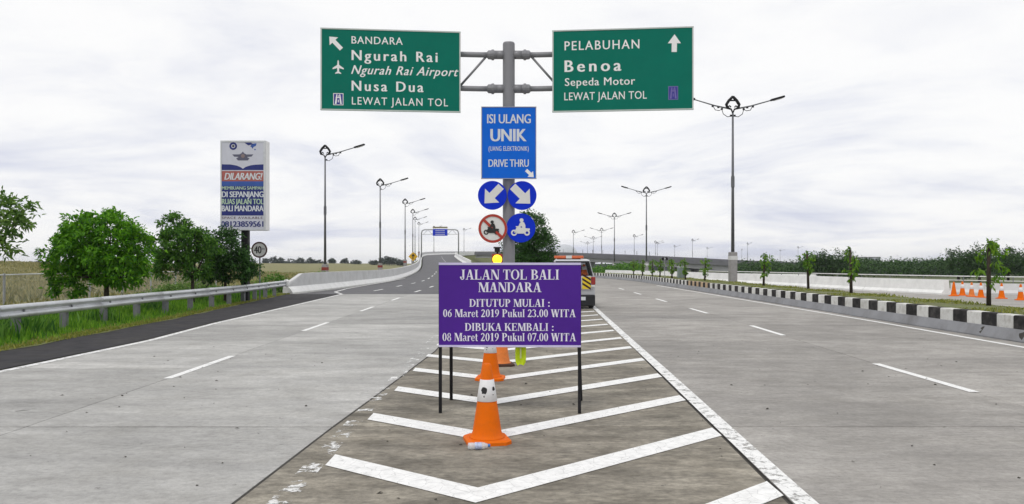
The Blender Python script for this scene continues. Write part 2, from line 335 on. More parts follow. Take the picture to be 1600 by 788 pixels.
# ------------------------------------------------------------------ mesh helpers
class MB:
    def __init__(self):
        self.v = []; self.f = []
    def add(self, vs, fs):
        o = len(self.v)
        self.v += [tuple(p) for p in vs]
        self.f += [tuple(i + o for i in f) for f in fs]
        return self
    def box(self, c, s, m=None):
        x, y, z = s[0] / 2, s[1] / 2, s[2] / 2
        vs = [Vector((a * x, b * y, d * z)) for d in (-1, 1) for b in (-1, 1) for a in (-1, 1)]
        if m is not None: vs = [m @ p for p in vs]
        vs = [p + Vector(c) for p in vs]
        return self.add(vs, [(0, 2, 3, 1), (4, 5, 7, 6), (0, 1, 5, 4), (2, 6, 7, 3), (0, 4, 6, 2), (1, 3, 7, 5)])
    def prism(self, poly, z0, z1, ch=0.0):
        """polygon in XY (counter-clockwise) extruded in z; optional chamfer of the top edge"""
        n = len(poly)
        vs = [(x, y, z0) for x, y in poly]
        if ch:
            cx = sum(p[0] for p in poly) / n; cy = sum(p[1] for p in poly) / n
            vs += [(x, y, z1 - ch) for x, y in poly]
            def inn(x, y):
                d = math.hypot(x - cx, y - cy) or 1
                k = max(0, 1 - ch * 1.4 / d); return (cx + (x - cx) * k, cy + (y - cy) * k, z1)
            vs += [inn(x, y) for x, y in poly]
            fs = [tuple(range(n - 1, -1, -1)), tuple(range(2 * n, 3 * n))]
            for r in (0, n):
                fs += [(r + i, r + (i + 1) % n, r + n + (i + 1) % n, r + n + i) for i in range(n)]
        else:
            vs += [(x, y, z1) for x, y in poly]
            fs = [tuple(range(n - 1, -1, -1)), tuple(range(n, 2 * n))]
            fs += [(i, (i + 1) % n, n + (i + 1) % n, n + i) for i in range(n)]
        return self.add(vs, fs)
    def tube(self, pts, rad, n=8, caps=True):
        pts = [Vector(p) for p in pts]
        if not hasattr(rad, '__len__'): rad = [rad] * len(pts)
        vs, fs = [], []
        prev = None
        for i, p in enumerate(pts):
            d = (pts[min(i + 1, len(pts) - 1)] - pts[max(i - 1, 0)]).normalized()
            if prev is None:
                a = Vector((0, 0, 1)) if abs(d.z) < 0.9 else Vector((1, 0, 0))
                u = d.cross(a).normalized()
            else:
                u = (prev - d * prev.dot(d)).normalized()
            prev = u
            q = d.cross(u)
            for k in range(n):
                t = 2 * math.pi * k / n
                vs.append(p + (u * math.cos(t) + q * math.sin(t)) * rad[i])
        for i in range(len(pts) - 1):
            for k in range(n):
                a, b = i * n + k, i * n + (k + 1) % n
                fs.append((a, b, b + n, a + n))
        if caps:
            fs.append(tuple(range(n - 1, -1, -1))); fs.append(tuple(range((len(pts) - 1) * n, len(pts) * n)))
        return self.add(vs, fs)
    def lathe(self, prof, n=16, c=(0, 0, 0)):
        vs, fs = [], []
        for r, z in prof:
            for k in range(n):
                t = 2 * math.pi * k / n
                vs.append((c[0] + r * math.cos(t), c[1] + r * math.sin(t), c[2] + z))
        for i in range(len(prof) - 1):
            for k in range(n):
                a, b = i * n + k, i * n + (k + 1) % n
                fs.append((a, b, b + n, a + n))
        fs.append(tuple(range(n - 1, -1, -1))); fs.append(tuple(range((len(prof) - 1) * n, len(prof) * n)))
        return self.add(vs, fs)
    def sweep(self, path, prof, closed=True):
        """profile (offset to the right of travel, height) swept along a 3-D path; right = +90 deg clockwise seen from above"""
        path = [Vector(p) for p in path]; vs, fs = [], []
        for i, p in enumerate(path):
            d = path[min(i + 1, len(path) - 1)] - path[max(i - 1, 0)]; d.z = 0; d.normalize()
            r = Vector((d.y, -d.x, 0))
            pr = prof(i) if callable(prof) else prof
            for o, h in pr: vs.append(p + r * o + Vector((0, 0, h)))
        n = len(pr)
        for i in range(len(path) - 1):
            for k in range(n if closed else n - 1):
                a, b = i * n + k, i * n + (k + 1) % n
                fs.append((a, b, b + n, a + n))
        if closed:
            fs.append(tuple(range(n - 1, -1, -1))); fs.append(tuple(range((len(path) - 1) * n, len(path) * n)))
        return self.add(vs, fs)
    def build(self, name, mat, parent=None, smooth=False, loc=None):
        me = bpy.data.meshes.new(name)
        me.from_pydata([tuple(p) for p in self.v], [], self.f)
        if mat: me.materials.append(mat)
        if smooth: me.polygons.foreach_set('use_smooth', [True] * len(me.polygons))
        me.update()
        return link(name, me, parent, loc)

def link(name, me, parent=None, loc=None):
    o = bpy.data.objects.new(name, me)
    COL.objects.link(o)
    if parent is not None: o.parent = parent
    if loc is not None: o.location = loc
    return o
def fix_normals(o):
    import bmesh
    bm = bmesh.new(); bm.from_mesh(o.data); bmesh.ops.recalc_face_normals(bm, faces=bm.faces); bm.to_mesh(o.data); bm.free()
    return o
def bevel(o, wd, seg=2, angle=30):
    md = o.modifiers.new('bevel', 'BEVEL'); md.width = wd; md.segments = seg; md.limit_method = 'ANGLE'; md.angle_limit = R(angle)
    return o
def empty(name, loc=(0, 0, 0), rz=0.0):
    o = bpy.data.objects.new(name, None); COL.objects.link(o)
    o.location = loc; o.rotation_euler = (0, 0, rz); o.empty_display_size = 0.3
    return o
def tag(o, label, cat, group=None):
    o['label'] = label; o['category'] = cat
    if group: o['group'] = group
    return o
def kind(o, k):
    o['kind'] = k; return o
def copy_tree(o, parent=None):
    c = o.copy(); COL.objects.link(c)
    if parent is not None: c.parent = parent
    for ch in o.children: copy_tree(ch, c)
    return c
def G(px, py, z=0.0):
    """point of the plane at height z seen at a photo pixel"""
    Y = F * (CAM_H - z) / (py - HZ)
    return Vector(((px - CX) / F * Y, Y, z))
def XY(px, Y):
    return (px - CX) / F * Y
def ZY(py, Y):
    return CAM_H + (HZ - py) / F * Y
def lerp_path(pts, step):
    """resample a polyline of (x,y,z) through a smooth spline"""
    P = [Vector(p) for p in pts]; outp = []
    for i in range(len(P) - 1):
        p0, p1, p2, p3 = P[max(i - 1, 0)], P[i], P[i + 1], P[min(i + 2, len(P) - 1)]
        n = max(1, int((p2 - p1).length / step))
        for k in range(n):
            t = k / n
            outp.append(0.5 * ((2 * p1) + (p2 - p0) * t + (2 * p0 - 5 * p1 + 4 * p2 - p3) * t * t + (3 * p1 - p0 - 3 * p2 + p3) * t ** 3))
    outp.append(P[-1])
    return outp
def interp(pts, y, k=0):
    ys = [p[1] for p in pts]
    return float(np.interp(y, ys, [p[k] for p in pts]))

def mesh_np(name, verts, tris, mat, parent=None):
    me = bpy.data.meshes.new(name)
    nv, nf = len(verts), len(tris)
    me.vertices.add(nv); me.vertices.foreach_set('co', np.asarray(verts, np.float32).ravel())
    k = tris.shape[1]
    me.loops.add(nf * k); me.loops.foreach_set('vertex_index', np.asarray(tris, np.int32).ravel())
    me.polygons.add(nf); me.polygons.foreach_set('loop_start', np.arange(0, nf * k, k, dtype=np.int32))
    me.update(calc_edges=True)
    me.materials.append(mat)
    return link(name, me, parent)

# ------------------------------------------------------------------ flat print on signs
_font_cap = []
def text_mesh(s, spacing=1.0, bold=0.0, shear=0.0):
    cu = bpy.data.curves.new('text_tmp', 'FONT')
    cu.body = s; cu.size = 1.0; cu.space_character = spacing; cu.offset = bold; cu.shear = shear
    cu.resolution_u = 3
    o = bpy.data.objects.new('text_tmp', cu); COL.objects.link(o)
    dg = bpy.context.evaluated_depsgraph_get(); dg.update()
    me = bpy.data.meshes.new_from_object(o.evaluated_get(dg))
    bpy.data.objects.remove(o); bpy.data.curves.remove(cu)
    me.materials.clear()
    return me
def font_cap():
    if not _font_cap:
        me = text_mesh('H'); ys = [v.co.y for v in me.vertices]; _font_cap.append(max(ys) - min(ys)); bpy.data.meshes.remove(me)
    return _font_cap[0]

class Face:
    """the front face (-Y) of a sign; coordinates are photo pixels turned into metres at the sign's own distance"""
    def __init__(self, parent, pcx, pcy, s, front):
        self.p, self.cx, self.cy, self.s, self.y = parent, pcx, pcy, s, front
    def loc(self, x, y): return ((x - self.cx) * self.s, (self.cy - y) * self.s)
    def text(self, s, x0, x1, ytop, ybase, mat, spacing=1.0, bold=0.0, shear=0.0, lift=0.004, name='lettering', parent=None):
        me = text_mesh(s, spacing, 0.0, shear)
        xs = [v.co.x for v in me.vertices]; a, b = min(xs), max(xs)
        X0, Z0 = self.loc(x0, ybase); X1, Z1 = self.loc(x1, ytop)
        kx = (X1 - X0) / (b - a); kz = (Z1 - Z0) / font_cap()
        for v in me.vertices:
            v.co = (X0 + (v.co.x - a) * kx, -(self.y + lift), Z0 + v.co.y * kz)
        if bold:
            mb = MB(); vs0 = [v.co.copy() for v in me.vertices]; fs0 = [tuple(p.vertices) for p in me.polygons]
            for k, q in enumerate((-1.0, -0.33, 0.33, 1.0)):
                mb.add([(v.x + q * bold * 0.8 * kx, v.y - 0.0004 * k, v.z) for v in vs0], fs0)
            bpy.data.meshes.remove(me)
            return mb.build(name, mat, parent or self.p)
        me.materials.append(mat); me.name = name
        return link(name, me, parent or self.p)
    def poly(self, polys, mat, lift=0.004, name='print', parent=None):
        mb = MB()
        for i, pl in enumerate(polys):
            q = [self.loc(x, y) for x, y in pl]
            area = sum(q[k][0] * q[(k + 1) % len(q)][1] - q[(k + 1) % len(q)][0] * q[k][1] for k in range(len(q)))
            if area < 0: q = q[::-1]
            mb.add([(x, -(self.y + lift + 0.0004 * i), z) for x, z in q], [tuple(range(len(q)))])
        return mb.build(name, mat, parent or self.p)
def circ(cx, cy, r, n=28, ry=None):
    return [(cx + r * math.cos(2 * math.pi * k / n), cy + (ry or r) * math.sin(2 * math.pi * k / n)) for k in range(n)]
def ring_polys(cx, cy, r0, r1, n=24, a0=0, a1=360):
    o = []
    for k in range(n):
        t0, t1 = R(a0 + (a1 - a0) * k / n), R(a0 + (a1 - a0) * (k + 1) / n)
        o.append([(cx + r0 * math.cos(t0), cy + r0 * math.sin(t0)), (cx + r1 * math.cos(t0), cy + r1 * math.sin(t0)),
                  (cx + r1 * math.cos(t1), cy + r1 * math.sin(t1)), (cx + r0 * math.cos(t1), cy + r0 * math.sin(t1))])
    return o
def arrow_poly(tail, tip, wd, head_w, head_l):
    t, p = Vector(tail), Vector(tip); d = (p - t).normalized(); n = Vector((-d.y, d.x)); h = p - d * head_l
    return [tuple(q) for q in (t + n * wd / 2, h + n * wd / 2, h + n * head_w / 2, p, h - n * head_w / 2, h - n * wd / 2, t - n * wd / 2)]

# bold roman (serif) capitals, figures and a few small letters, drawn as strokes with thick stems, thin bars and slab feet
def serif_glyphs():
    W, T, S, E = 0.17, 0.06, 0.045, 0.075
    g = {}
    def rect(x0, y0, x1, y1): return [(x0, y0), (x1, y0), (x1, y1), (x0, y1)]
    def stem(x, y0=0, y1=1, wd=W, top=True, bot=True, e=E):
        o = [rect(x, y0, x + wd, y1)]
        if bot: o.append(rect(x - e, y0, x + wd + e, y0 + S))
        if top: o.append(rect(x - e, y1 - S, x + wd + e, y1))
        return o
    def diag(x0, y0, x1, y1, wd): return [[(x0, y0), (x0 + wd, y0), (x1 + wd, y1), (x1, y1)]]
    def arc(cx, cy, rx, ry, a0=0, a1=360, wx=W, wy=T, n=18):
        o = []
        for k in range(n):
            t0, t1 = R(a0 + (a1 - a0) * k / n), R(a0 + (a1 - a0) * (k + 1) / n)
            f = lambda t, q: (cx + (rx - (wx if q else 0)) * math.cos(t), cy + (ry - (wy if q else 0)) * math.sin(t))
            o.append([f(t0, 0), f(t1, 0), f(t1, 1), f(t0, 1)])
        return o
    def dot(x, y, r=0.095): return [circ(x, y, r, 12)]
    g['A'] = (0.78, diag(0.09, 0, 0.345, 1, 0.07) + diag(0.52, 0, 0.31, 1, 0.18) + [rect(0.2, 0.28, 0.58, 0.34), rect(0.01, 0, 0.25, S), rect(0.43, 0, 0.79, S)])
    g['B'] = (0.71, stem(0.1) + arc(0.33, 0.755, 0.28, 0.245, -90, 90) + arc(0.35, 0.265, 0.32, 0.265, -90, 90) + [rect(0.2, 0.94, 0.34, 1), rect(0.2, 0.49, 0.36, 0.55), rect(0.2, 0, 0.36, T)])
    g['D'] = (0.78, stem(0.1) + arc(0.31, 0.5, 0.44, 0.5, -90, 90) + [rect(0.2, 0.94, 0.32, 1), rect(0.2, 0, 0.32, T)])
    g['E'] = (0.69, stem(0.1) + [rect(0.2, 0.94, 0.62, 1), rect(0.2, 0, 0.65, T), rect(0.2, 0.49, 0.5, 0.55), rect(0.57, 0.76, 0.62, 0.96), rect(0.6, 0.03, 0.65, 0.26), rect(0.46, 0.4, 0.5, 0.64)])
    g['I'] = (0.40, stem(0.115))
    g['J'] = (0.53, stem(0.26, 0.2, 1, bot=False) + arc(0.25, 0.2, 0.18, 0.22, 180, 360, 0.1, 0.07) + dot(0.12, 0.22, 0.085))
    g['K'] = (0.80, stem(0.1) + diag(0.25, 0.42, 0.6, 1, 0.08) + diag(0.57, 0, 0.3, 0.58, 0.2) + [rect(0.52, 1 - S, 0.78, 1), rect(0.5, 0, 0.82, S)])
    g['L'] = (0.68, stem(0.1) + [rect(0.2, 0, 0.63, T), rect(0.58, 0.03, 0.63, 0.3)])
    g['M'] = (0.98, stem(0.1, wd=0.06) + diag(0.45, 0, 0.1, 1, 0.19) + diag(0.45, 0, 0.72, 1, 0.07) + stem(0.74))
    g['N'] = (0.80, stem(0.1, wd=0.06) + diag(0.53, 0, 0.09, 1, 0.2) + stem(0.67, wd=0.06, bot=False))
    g['O'] = (0.80, arc(0.4, 0.5, 0.38, 0.515))
    g['P'] = (0.67, stem(0.1) + arc(0.32, 0.725, 0.3, 0.275, -90, 90) + [rect(0.2, 0.94, 0.33, 1), rect(0.2, 0.45, 0.33, 0.51)])
    g['R'] = (0.76, stem(0.1) + arc(0.32, 0.735, 0.29, 0.265, -90, 90) + [rect(0.2, 0.94, 0.33, 1), rect(0.2, 0.47, 0.36, 0.53), rect(0.55, 0, 0.77, S)] + diag(0.53, 0, 0.3, 0.5, 0.19))
    g['T'] = (0.70, stem(0.265, top=False) + [rect(0.03, 0.94, 0.67, 1), rect(0.03, 0.72, 0.08, 0.97), rect(0.62, 0.72, 0.67, 0.97)])
    g['U'] = (0.76, stem(0.1, 0.3, 1, bot=False) + stem(0.62, 0.3, 1, 0.06, bot=False) + arc(0.39, 0.31, 0.29, 0.33, 180, 360, 0.15, 0.08))
    g['W'] = (1.05, diag(0.25, 0, 0.05, 1, 0.18) + diag(0.28, 0, 0.47, 1, 0.07) + diag(0.64, 0, 0.43, 1, 0.18) + diag(0.68, 0, 0.89, 1, 0.07) + [rect(0, 1 - S, 0.3, 1), rect(0.38, 1 - S, 0.66, 1), rect(0.8, 1 - S, 1.04, 1)])
    g['0'] = (0.54, arc(0.27, 0.5, 0.24, 0.51, wx=0.15, wy=0.05))
    g['1'] = (0.54, stem(0.2, top=False, e=0.1) + diag(0.06, 0.84, 0.25, 0.99, 0.1))
    g['2'] = (0.54, arc(0.25, 0.73, 0.22, 0.27, -25, 165, 0.14, 0.08) + diag(0.03, 0.06, 0.3, 0.6, 0.13) + [rect(0.03, 0, 0.48, 0.14), rect(0.45, 0.04, 0.49, 0.24)])
    g['3'] = (0.54, arc(0.23, 0.76, 0.21, 0.245, -80, 160, 0.13, 0.06) + arc(0.22, 0.27, 0.26, 0.28, -155, 85, 0.15, 0.06))
    g['6'] = (0.54, arc(0.27, 0.32, 0.23, 0.325, wx=0.13, wy=0.05) + arc(0.5, 0.32, 0.46, 0.68, 95, 180, 0.14, 0.05))
    g['7'] = (0.54, [rect(0.04, 0.86, 0.5, 1), rect(0.03, 0.74, 0.07, 0.95)] + diag(0.13, 0, 0.4, 0.9, 0.1))
    g['8'] = (0.54, arc(0.27, 0.745, 0.2, 0.26, wx=0.11, wy=0.05) + arc(0.27, 0.265, 0.235, 0.275, wx=0.13, wy=0.05))
    g['9'] = (0.54, arc(0.27, 0.68, 0.23, 0.325, wx=0.13, wy=0.05) + arc(0.04, 0.68, 0.46, 0.68, -85, 0, 0.14, 0.05))
    g['a'] = (0.53, arc(0.2, 0.18, 0.17, 0.195, 60, 300, 0.11, 0.06) + [rect(0.3, 0.06, 0.43, 0.52), rect(0.42, 0, 0.5, 0.09), rect(0.2, 0.35, 0.34, 0.4)] + arc(0.26, 0.5, 0.18, 0.18, 10, 165, 0.13, 0.06))
    g['r'] = (0.45, stem(0.08, 0, 0.66, 0.14, top=False, e=0.06) + [rect(0.01, 0.62, 0.2, 0.66)] + arc(0.33, 0.42, 0.16, 0.25, 50, 175, 0.08, 0.1) + dot(0.37, 0.57, 0.075))
    g['e'] = (0.47, arc(0.25, 0.33, 0.22, 0.345, 15, 325, 0.13, 0.05) + [rect(0.1, 0.33, 0.45, 0.38)])
    g['t'] = (0.36, [rect(0.1, 0.1, 0.23, 0.88), rect(0.02, 0.6, 0.34, 0.66)] + arc(0.24, 0.13, 0.14, 0.145, 180, 330, 0.13, 0.06))
    g['k'] = (0.58, stem(0.08, 0, 1, 0.14, e=0.06) + diag(0.2, 0.28, 0.36, 0.66, 0.07) + diag(0.38, 0, 0.22, 0.4, 0.16) + [rect(0.32, 0.62, 0.52, 0.66), rect(0.34, 0, 0.58, S)])
    g['u'] = (0.57, [rect(0.07, 0.16, 0.2, 0.66), rect(0.01, 0.62, 0.2, 0.66), rect(0.36, 0, 0.49, 0.66), rect(0.3, 0.62, 0.49, 0.66), rect(0.4, 0, 0.56, S)] + arc(0.22, 0.16, 0.15, 0.18, 180, 320, 0.13, 0.07))
    g['l'] = (0.31, stem(0.085, 0, 1, 0.14, e=0.06))
    g[':'] = (0.36, dot(0.18, 0.1) + dot(0.18, 0.55))
    g['.'] = (0.27, dot(0.135, 0.09))
    g[' '] = (0.30, [])
    return g
SERIF = serif_glyphs()
def serif_text(face, s, x0, x1, ytop, ybase, mat, lift=0.004):
    wd = sum(SERIF[c][0] for c in s); k = (x1 - x0) / wd; h = ybase - ytop
    polys, x = [], x0
    for c in s:
        polys += [[(x + p[0] * k, ybase - p[1] * h) for p in pl] for pl in SERIF[c][1]]
        x += SERIF[c][0] * k
    mb = MB()
    for i, pl in enumerate(polys):
        q = [face.loc(a, b) for a, b in pl]
        ar = sum(q[j][0] * q[(j + 1) % len(q)][1] - q[(j + 1) % len(q)][0] * q[j][1] for j in range(len(q)))
        if ar < 0: q = q[::-1]
        mb.add([(a, -(face.y + lift + 0.00003 * (i % 40)), z) for a, z in q], [tuple(range(len(q)))])
    return mb.build('lettering', mat, face.p)

# ================================================================== THE SETTING
# ground to the horizon
ground = kind(MB().add([(-1800, -100, -0.45), (1800, -100, -0.45), (1800, 2600, -0.45), (-1800, 2600, -0.45)], [(0, 1, 2, 3)]).build('ground', M_GROUND), 'structure')

# ---- edges of the roads, in metres
LEFT_EDGE = [(-8.2, -6), (-8.2, 12), (-8.15, 17), (-8.6, 22), (-9.0, 31), (-9.6, 43)]      # left edge of the concrete
LEFT_LANE = [(-5.0, -6), (-5.12, 12), (-5.3, 20), (-5.45, 29), (-5.7, 43)]
LEFT_GORE = [(-2.5, -6), (-1.99, 5.5), (-1.89, 7.8), (-1.76, 10), (-1.5, 15), (-1.5, 43)]
RIGHT_GORE = [(1.45, -6), (1.99, 5.5), (2.12, 8.2), (2.38, 13.7), (2.52, 16.2), (3.05, 28), (4.0, 50), (4.2, 60)]
RIGHT_LANE = [(5.85, -6), (6.14, 10), (6.2, 13), (6.45, 18.2), (6.6, 21.4), (6.72, 27), (6.9, 34), (7.6, 60)]
RIGHT_EDGE = [(10.75, -6), (10.98, 16), (11.5, 45), (11.8, 60)]

def bed(name, pts):
    return kind(MB().prism(pts, -0.3, -0.006).build(name, M_BED), 'structure')
lr = bed('left_road', [(-8.25, -6), (-1.9, -6), (-1.5, 15), (-1.5, 43.1), (-9.65, 43.1), (-8.65, 22), (-8.2, 15)])
gr = bed('island_pavement', [(-2.5, -6), (1.45, -6), (2.5, 16), (3.6, 40.5), (-1.5, 40.5), (-1.5, 15)])
rr = bed('right_road', [(1.45, -6), (10.8, -6), (11.85, 60.2), (4.2, 60.2), (2.5, 16.2)])

def slabs(parent, A, B, y0, y1, mat, gapA=0.006, gapB=0.006, name='concrete_slab', joint=4.5, phase=8.05):
    ys = [y0] + [phase + joint * k for k in range(-4, 20) if y0 + 0.5 < phase + joint * k < y1 - 0.5] + [y1]
    for a, b in zip(ys[:-1], ys[1:]):
        wide = lambda q: 0.013 if abs(q - 8.05) < 0.1 or abs(q - 17.05) < 0.1 else 0.007
        a2, b2 = a + wide(a), b - wide(b)
        inner = [y for y in sorted({p[1] for p in A} | {p[1] for p in B}) if a2 + 0.3 < y < b2 - 0.3]
        yy = [a2] + inner + [b2]
        right = [(interp(B, y) - gapB, y) for y in yy]
        left = [(interp(A, y) + gapA, y) for y in reversed(yy)]
        dz = random.uniform(-0.0015, 0.0008)
        MB().prism(right + left, -0.005, dz, 0.003).build(name, mat, parent)
slabs(lr, LEFT_EDGE, LEFT_LANE, -6, 43, M_CONC)
slabs(lr, LEFT_LANE, LEFT_GORE, -6, 43, M_CONC, 0.006, 0.014)
slabs(gr, LEFT_GORE, RIGHT_GORE, -6, 40.5, M_GORE, 0.014, 0.02)
slabs(rr, RIGHT_GORE, RIGHT_LANE, -6, 60, M_CONC_R, 0.02, 0.006)
slabs(rr, RIGHT_LANE, RIGHT_EDGE, -6, 60, M_CONC_R)

def strip(path, wd, mat, name, parent, z=0.005):
    """painted line as a thin sheet along a path of (x, y[, z]) centre points"""
    vs, fs = [], []
    P = [Vector((p[0], p[1], (p[2] if len(p) > 2 else 0))) for p in path]
    for i, p in enumerate(P):
        d = P[min(i + 1, len(P) - 1)] - P[max(i - 1, 0)]; d.z = 0; d.normalize()
        r = Vector((d.y, -d.x, 0)) * wd / 2
        vs += [p - r + Vector((0, 0, z)), p + r + Vector((0, 0, z))]
    for i in range(len(P) - 1):
        fs.append((2 * i, 2 * i + 1, 2 * i + 3, 2 * i + 2))
    return MB().add(vs, fs).build(name, mat, parent)

# asphalt shoulder beside the left road
sh = MB().add([(-10.0, -6, 0.002), (-8.26, -6, 0.002), (-8.26, 12, 0.002), (-8.22, 17, 0.002), (-8.67, 22, 0.002), (-9.07, 31, 0.002), (-9.66, 43, 0.002), (-12.6, 43, 0.002), (-10.5, 24, 0.002), (-10.0, 16, 0.002)],
              [(0, 1, 2, 3, 9), (3, 4, 8, 9), (4, 5, 6, 7, 8)]).build('shoulder', M_SHOULD)
kind(sh, 'structure')

# ramp that climbs away beyond the left road: left and right edges (x, y, z)
RAMP_L = [(-12.3, 43, 0), (-11.8, 57, 0), (-12.3, 85, 0.05), (-15.6, 130, 0.85), (-23.5, 200, 2.9), (-28.5, 250, 4.2), (-28.2, 280, 4.9), (-22, 312, 5.5), (-8, 330, 5.8), (14, 338, 5.9)]
RAMP_R = [(-1.5, 43, 0), (-2.0, 57, 0), (-3.0, 85, 0.05), (-6.8, 130, 0.85), (-14.3, 200, 2.9), (-18.7, 250, 4.2), (-18.0, 272, 4.7), (-14, 296, 5.3), (-4, 316, 5.7), (14, 325, 5.9)]
RL = lerp_path(RAMP_L, 4); RRt = lerp_path(RAMP_R, 4)
nr = 90
def resamp(P, n):
    d = [0]
    for a, b in zip(P[:-1], P[1:]): d.append(d[-1] + (b - a).length)
    t = np.linspace(0, d[-1], n)
    return [Vector((float(np.interp(q, d, [p.x for p in P])), float(np.interp(q, d, [p.y for p in P])), float(np.interp(q, d, [p.z for p in P])))) for q in t]
RLn, RRn = resamp(RL, nr), resamp(RRt, nr)
vs_, fs_ = [], []
for a, b in zip(RLn, RRn):
    vs_ += [a + Vector((0.25, 0, 0.003)), b + Vector((-0.02, 0, 0.003))]
for i in range(nr - 1): fs_.append((2 * i, 2 * i + 1, 2 * i + 3, 2 * i + 2))
ramp = kind(MB().add(vs_, fs_).build('ramp_road', M_ASPH), 'structure')
# grassy embankments under the ramp
for side, E_ in (('embankment_left', RLn), ('embankment_right', RRn)):
    v2, f2 = [], []
    s_ = -1 if side.endswith('left') else 1
    for i, a in enumerate(E_):
        d = (E_[min(i + 1, nr - 1)] - E_[max(i - 1, 0)]); d.z = 0; d.normalize(); r = Vector((d.y, -d.x, 0)) * s_
        q = a - r * 0.1; q.z = a.z - 0.02
        o2 = a + r * (0.5 + a.z * 1.6); o2.z = -0.4
        v2 += [q, o2]
    for i in range(nr - 1): f2.append((2 * i, 2 * i + 2, 2 * i + 3, 2 * i + 1) if s_ > 0 else (2 * i, 2 * i + 1, 2 * i + 3, 2 * i + 2))
    kind(MB().add(v2, f2).build(side, M_SOIL), 'structure')

# right road beyond the slabs, bending away to the left
RB_L = lerp_path([(4.2, 60.05, 0), (4.0, 72, 0), (1.5, 90, 0), (-4, 108, 0), (-14, 124, 0)], 3)
RB_R = lerp_path([(11.8, 60.05, 0), (11.9, 74, 0), (10.2, 92, 0), (5, 114, 0), (-4, 134, 0)], 3)
a_, b_ = resamp(RB_L, 40), resamp(RB_R, 40)
mb = MB(); v_ = []
for p, q in zip(a_, b_): v_ += [p, q]
mb.add(v_, [(2 * i, 2 * i + 1, 2 * i + 3, 2 * i + 2) for i in range(39)])
kind(mb.build('right_road_bend', M_CONC_R), 'structure')

# ---- painted markings
edgeL = [(interp(LEFT_EDGE, y) + 0.12, y) for y in np.linspace(-6, 43, 60)]
strip(edgeL, 0.15, M_PAINT_MID, 'edge_line', lr)
# start of the ramp's kinked edge line
strip([(-9.55, 43.0, 0), (-10.6, 46, 0), (-11.2, 52, 0), (-11.35, 57, 0), (-11.8, 85, 0.06)], 0.16, M_PAINT_MID, 'edge_line', ramp, 0.009)
def dash(A, y0, y1, wd, parent, mat=M_PAINT):
    strip([(interp(A, y), y) for y in np.linspace(y0, y1, 5)], wd, mat, 'lane_dash', parent)
for k in range(-1, 4):
    dash(LEFT_LANE, 11.4 + 8.05 * k, 14.2 + 8.05 * k, 0.13, lr)
def ramp_pt(y, f):
    a = interp([(p.x, p.y) for p in RLn if p.y < 281], y); b = interp([(p.x, p.y) for p in RRn], y)
    z = interp([(0, p.y, p.z) for p in RLn if p.y < 281], y, 2)
    return (a + (b - a) * f, y, z)
for y in range(46, 240, 9):
    strip([ramp_pt(y + q, 0.60) for q in (0, 1.5, 3)], 0.15, M_PAINT, 'lane_dash', ramp, 0.009)
    strip([ramp_pt(y + 2 + q, 0.33) for q in (0, 1.5, 3)], 0.15, M_PAINT, 'lane_dash', ramp, 0.009) if y < 110 else None
for k in range(-1, 6):
    dash(RIGHT_LANE, 10.2 + 8.05 * k, 13.1 + 8.05 * k, 0.14, rr)
edgeR = [(interp([(10.2, -6), (10.42, 15.7), (10.68, 22.5), (10.95, 39), (11.3, 60)], y), y) for y in np.linspace(-6, 60, 70)]
strip(edgeR, 0.15, M_PAINT, 'edge_line', rr)
goreR = [(interp([(1.7, -6), (2.10, 5.6), (2.20, 7.9), (2.40, 12.1), (2.62, 17.2), (3.14, 28.5), (3.6, 40)], y), y) for y in np.linspace(-6, 40, 80)]
strip(goreR, 0.17, M_PAINT_MID, 'edge_line', rr)
goreL = [(interp([(-1.6, -6), (-1.66, 5.5), (-1.69, 7.2), (-1.72, 10), (-1.74, 15), (-1.78, 17), (-1.85, 40)], y), y) for y in np.linspace(-6, 40, 80)]
strip(goreL, 0.17, M_PAINT_WORN, 'edge_line', gr)
# chevrons, apex towards the driver
for k in range(-1, 15):
    ya = 5.66 + 1.9 * k
    if ya > 31: break
    xl = -1.58; xr = interp([(p[0], p[1]) for p in goreR], ya + 2.0) - 0.11
    xa = -0.26 + 0.012 * k
    th = 0.37
    yl = ya + 1.02; yr = ya + 0.9 * (xr - xa) + 0.03
    ch = MB().add([(xl, yl - th / 2, 0.006), (xa, ya - th / 2, 0.006), (xr, yr - th / 2, 0.006), (xr, yr + th / 2, 0.006), (xa, ya + th / 2, 0.006), (xl, yl + th / 2, 0.006)],
                  [(0, 1, 4, 5), (1, 2, 3, 4)]).build('chevron_stripe', M_PAINT, gr)

# ---- the dry field and verge on the left
def left_bound(Y):
    return interp([(-9.9, -10), (-9.98, 16), (-10.5, 24), (-12.5, 42), (-12.4, 44), (-12.3, 57), (-12.9, 85), (-17.2, 130), (-27.5, 200), (-34, 250), (-36, 300), (-36, 900)], Y)
def field_h(d, Y):
    t = min(1, max(0, (d - 10) / 55)); t = t * t * (3 - 2 * t)
    u = min(1, max(0, (Y - 38) / 60))
    return 1.75 * t * (0.45 + 0.55 * u) - 0.02 + (0.18 * math.sin(d * 0.21 + Y * 0.07) * math.sin(Y * 0.13) * min(1, d / 20))
DS = [0, 1, 2, 3.5, 5, 7, 9, 12, 15, 18, 22, 26, 30, 36, 42, 50, 60, 75, 95, 120, 160, 220, 320, 500]
YS = list(np.arange(-10, 100, 3.0)) + list(np.arange(100, 300, 12.0)) + list(np.arange(300, 901, 60.0))
vs_, fs_ = [], []
for Y in YS:
    for d in DS: vs_.append((left_bound(Y) - d, Y, field_h(d, Y)))
nd = len(DS)
for i in range(len(YS) - 1):
    for j in range(nd - 1):
        a = i * nd + j; fs_.append((a, a + nd, a + nd + 1, a + 1))
field = kind(MB().add(vs_, fs_).build('field', M_DRY, smooth=True), 'structure')
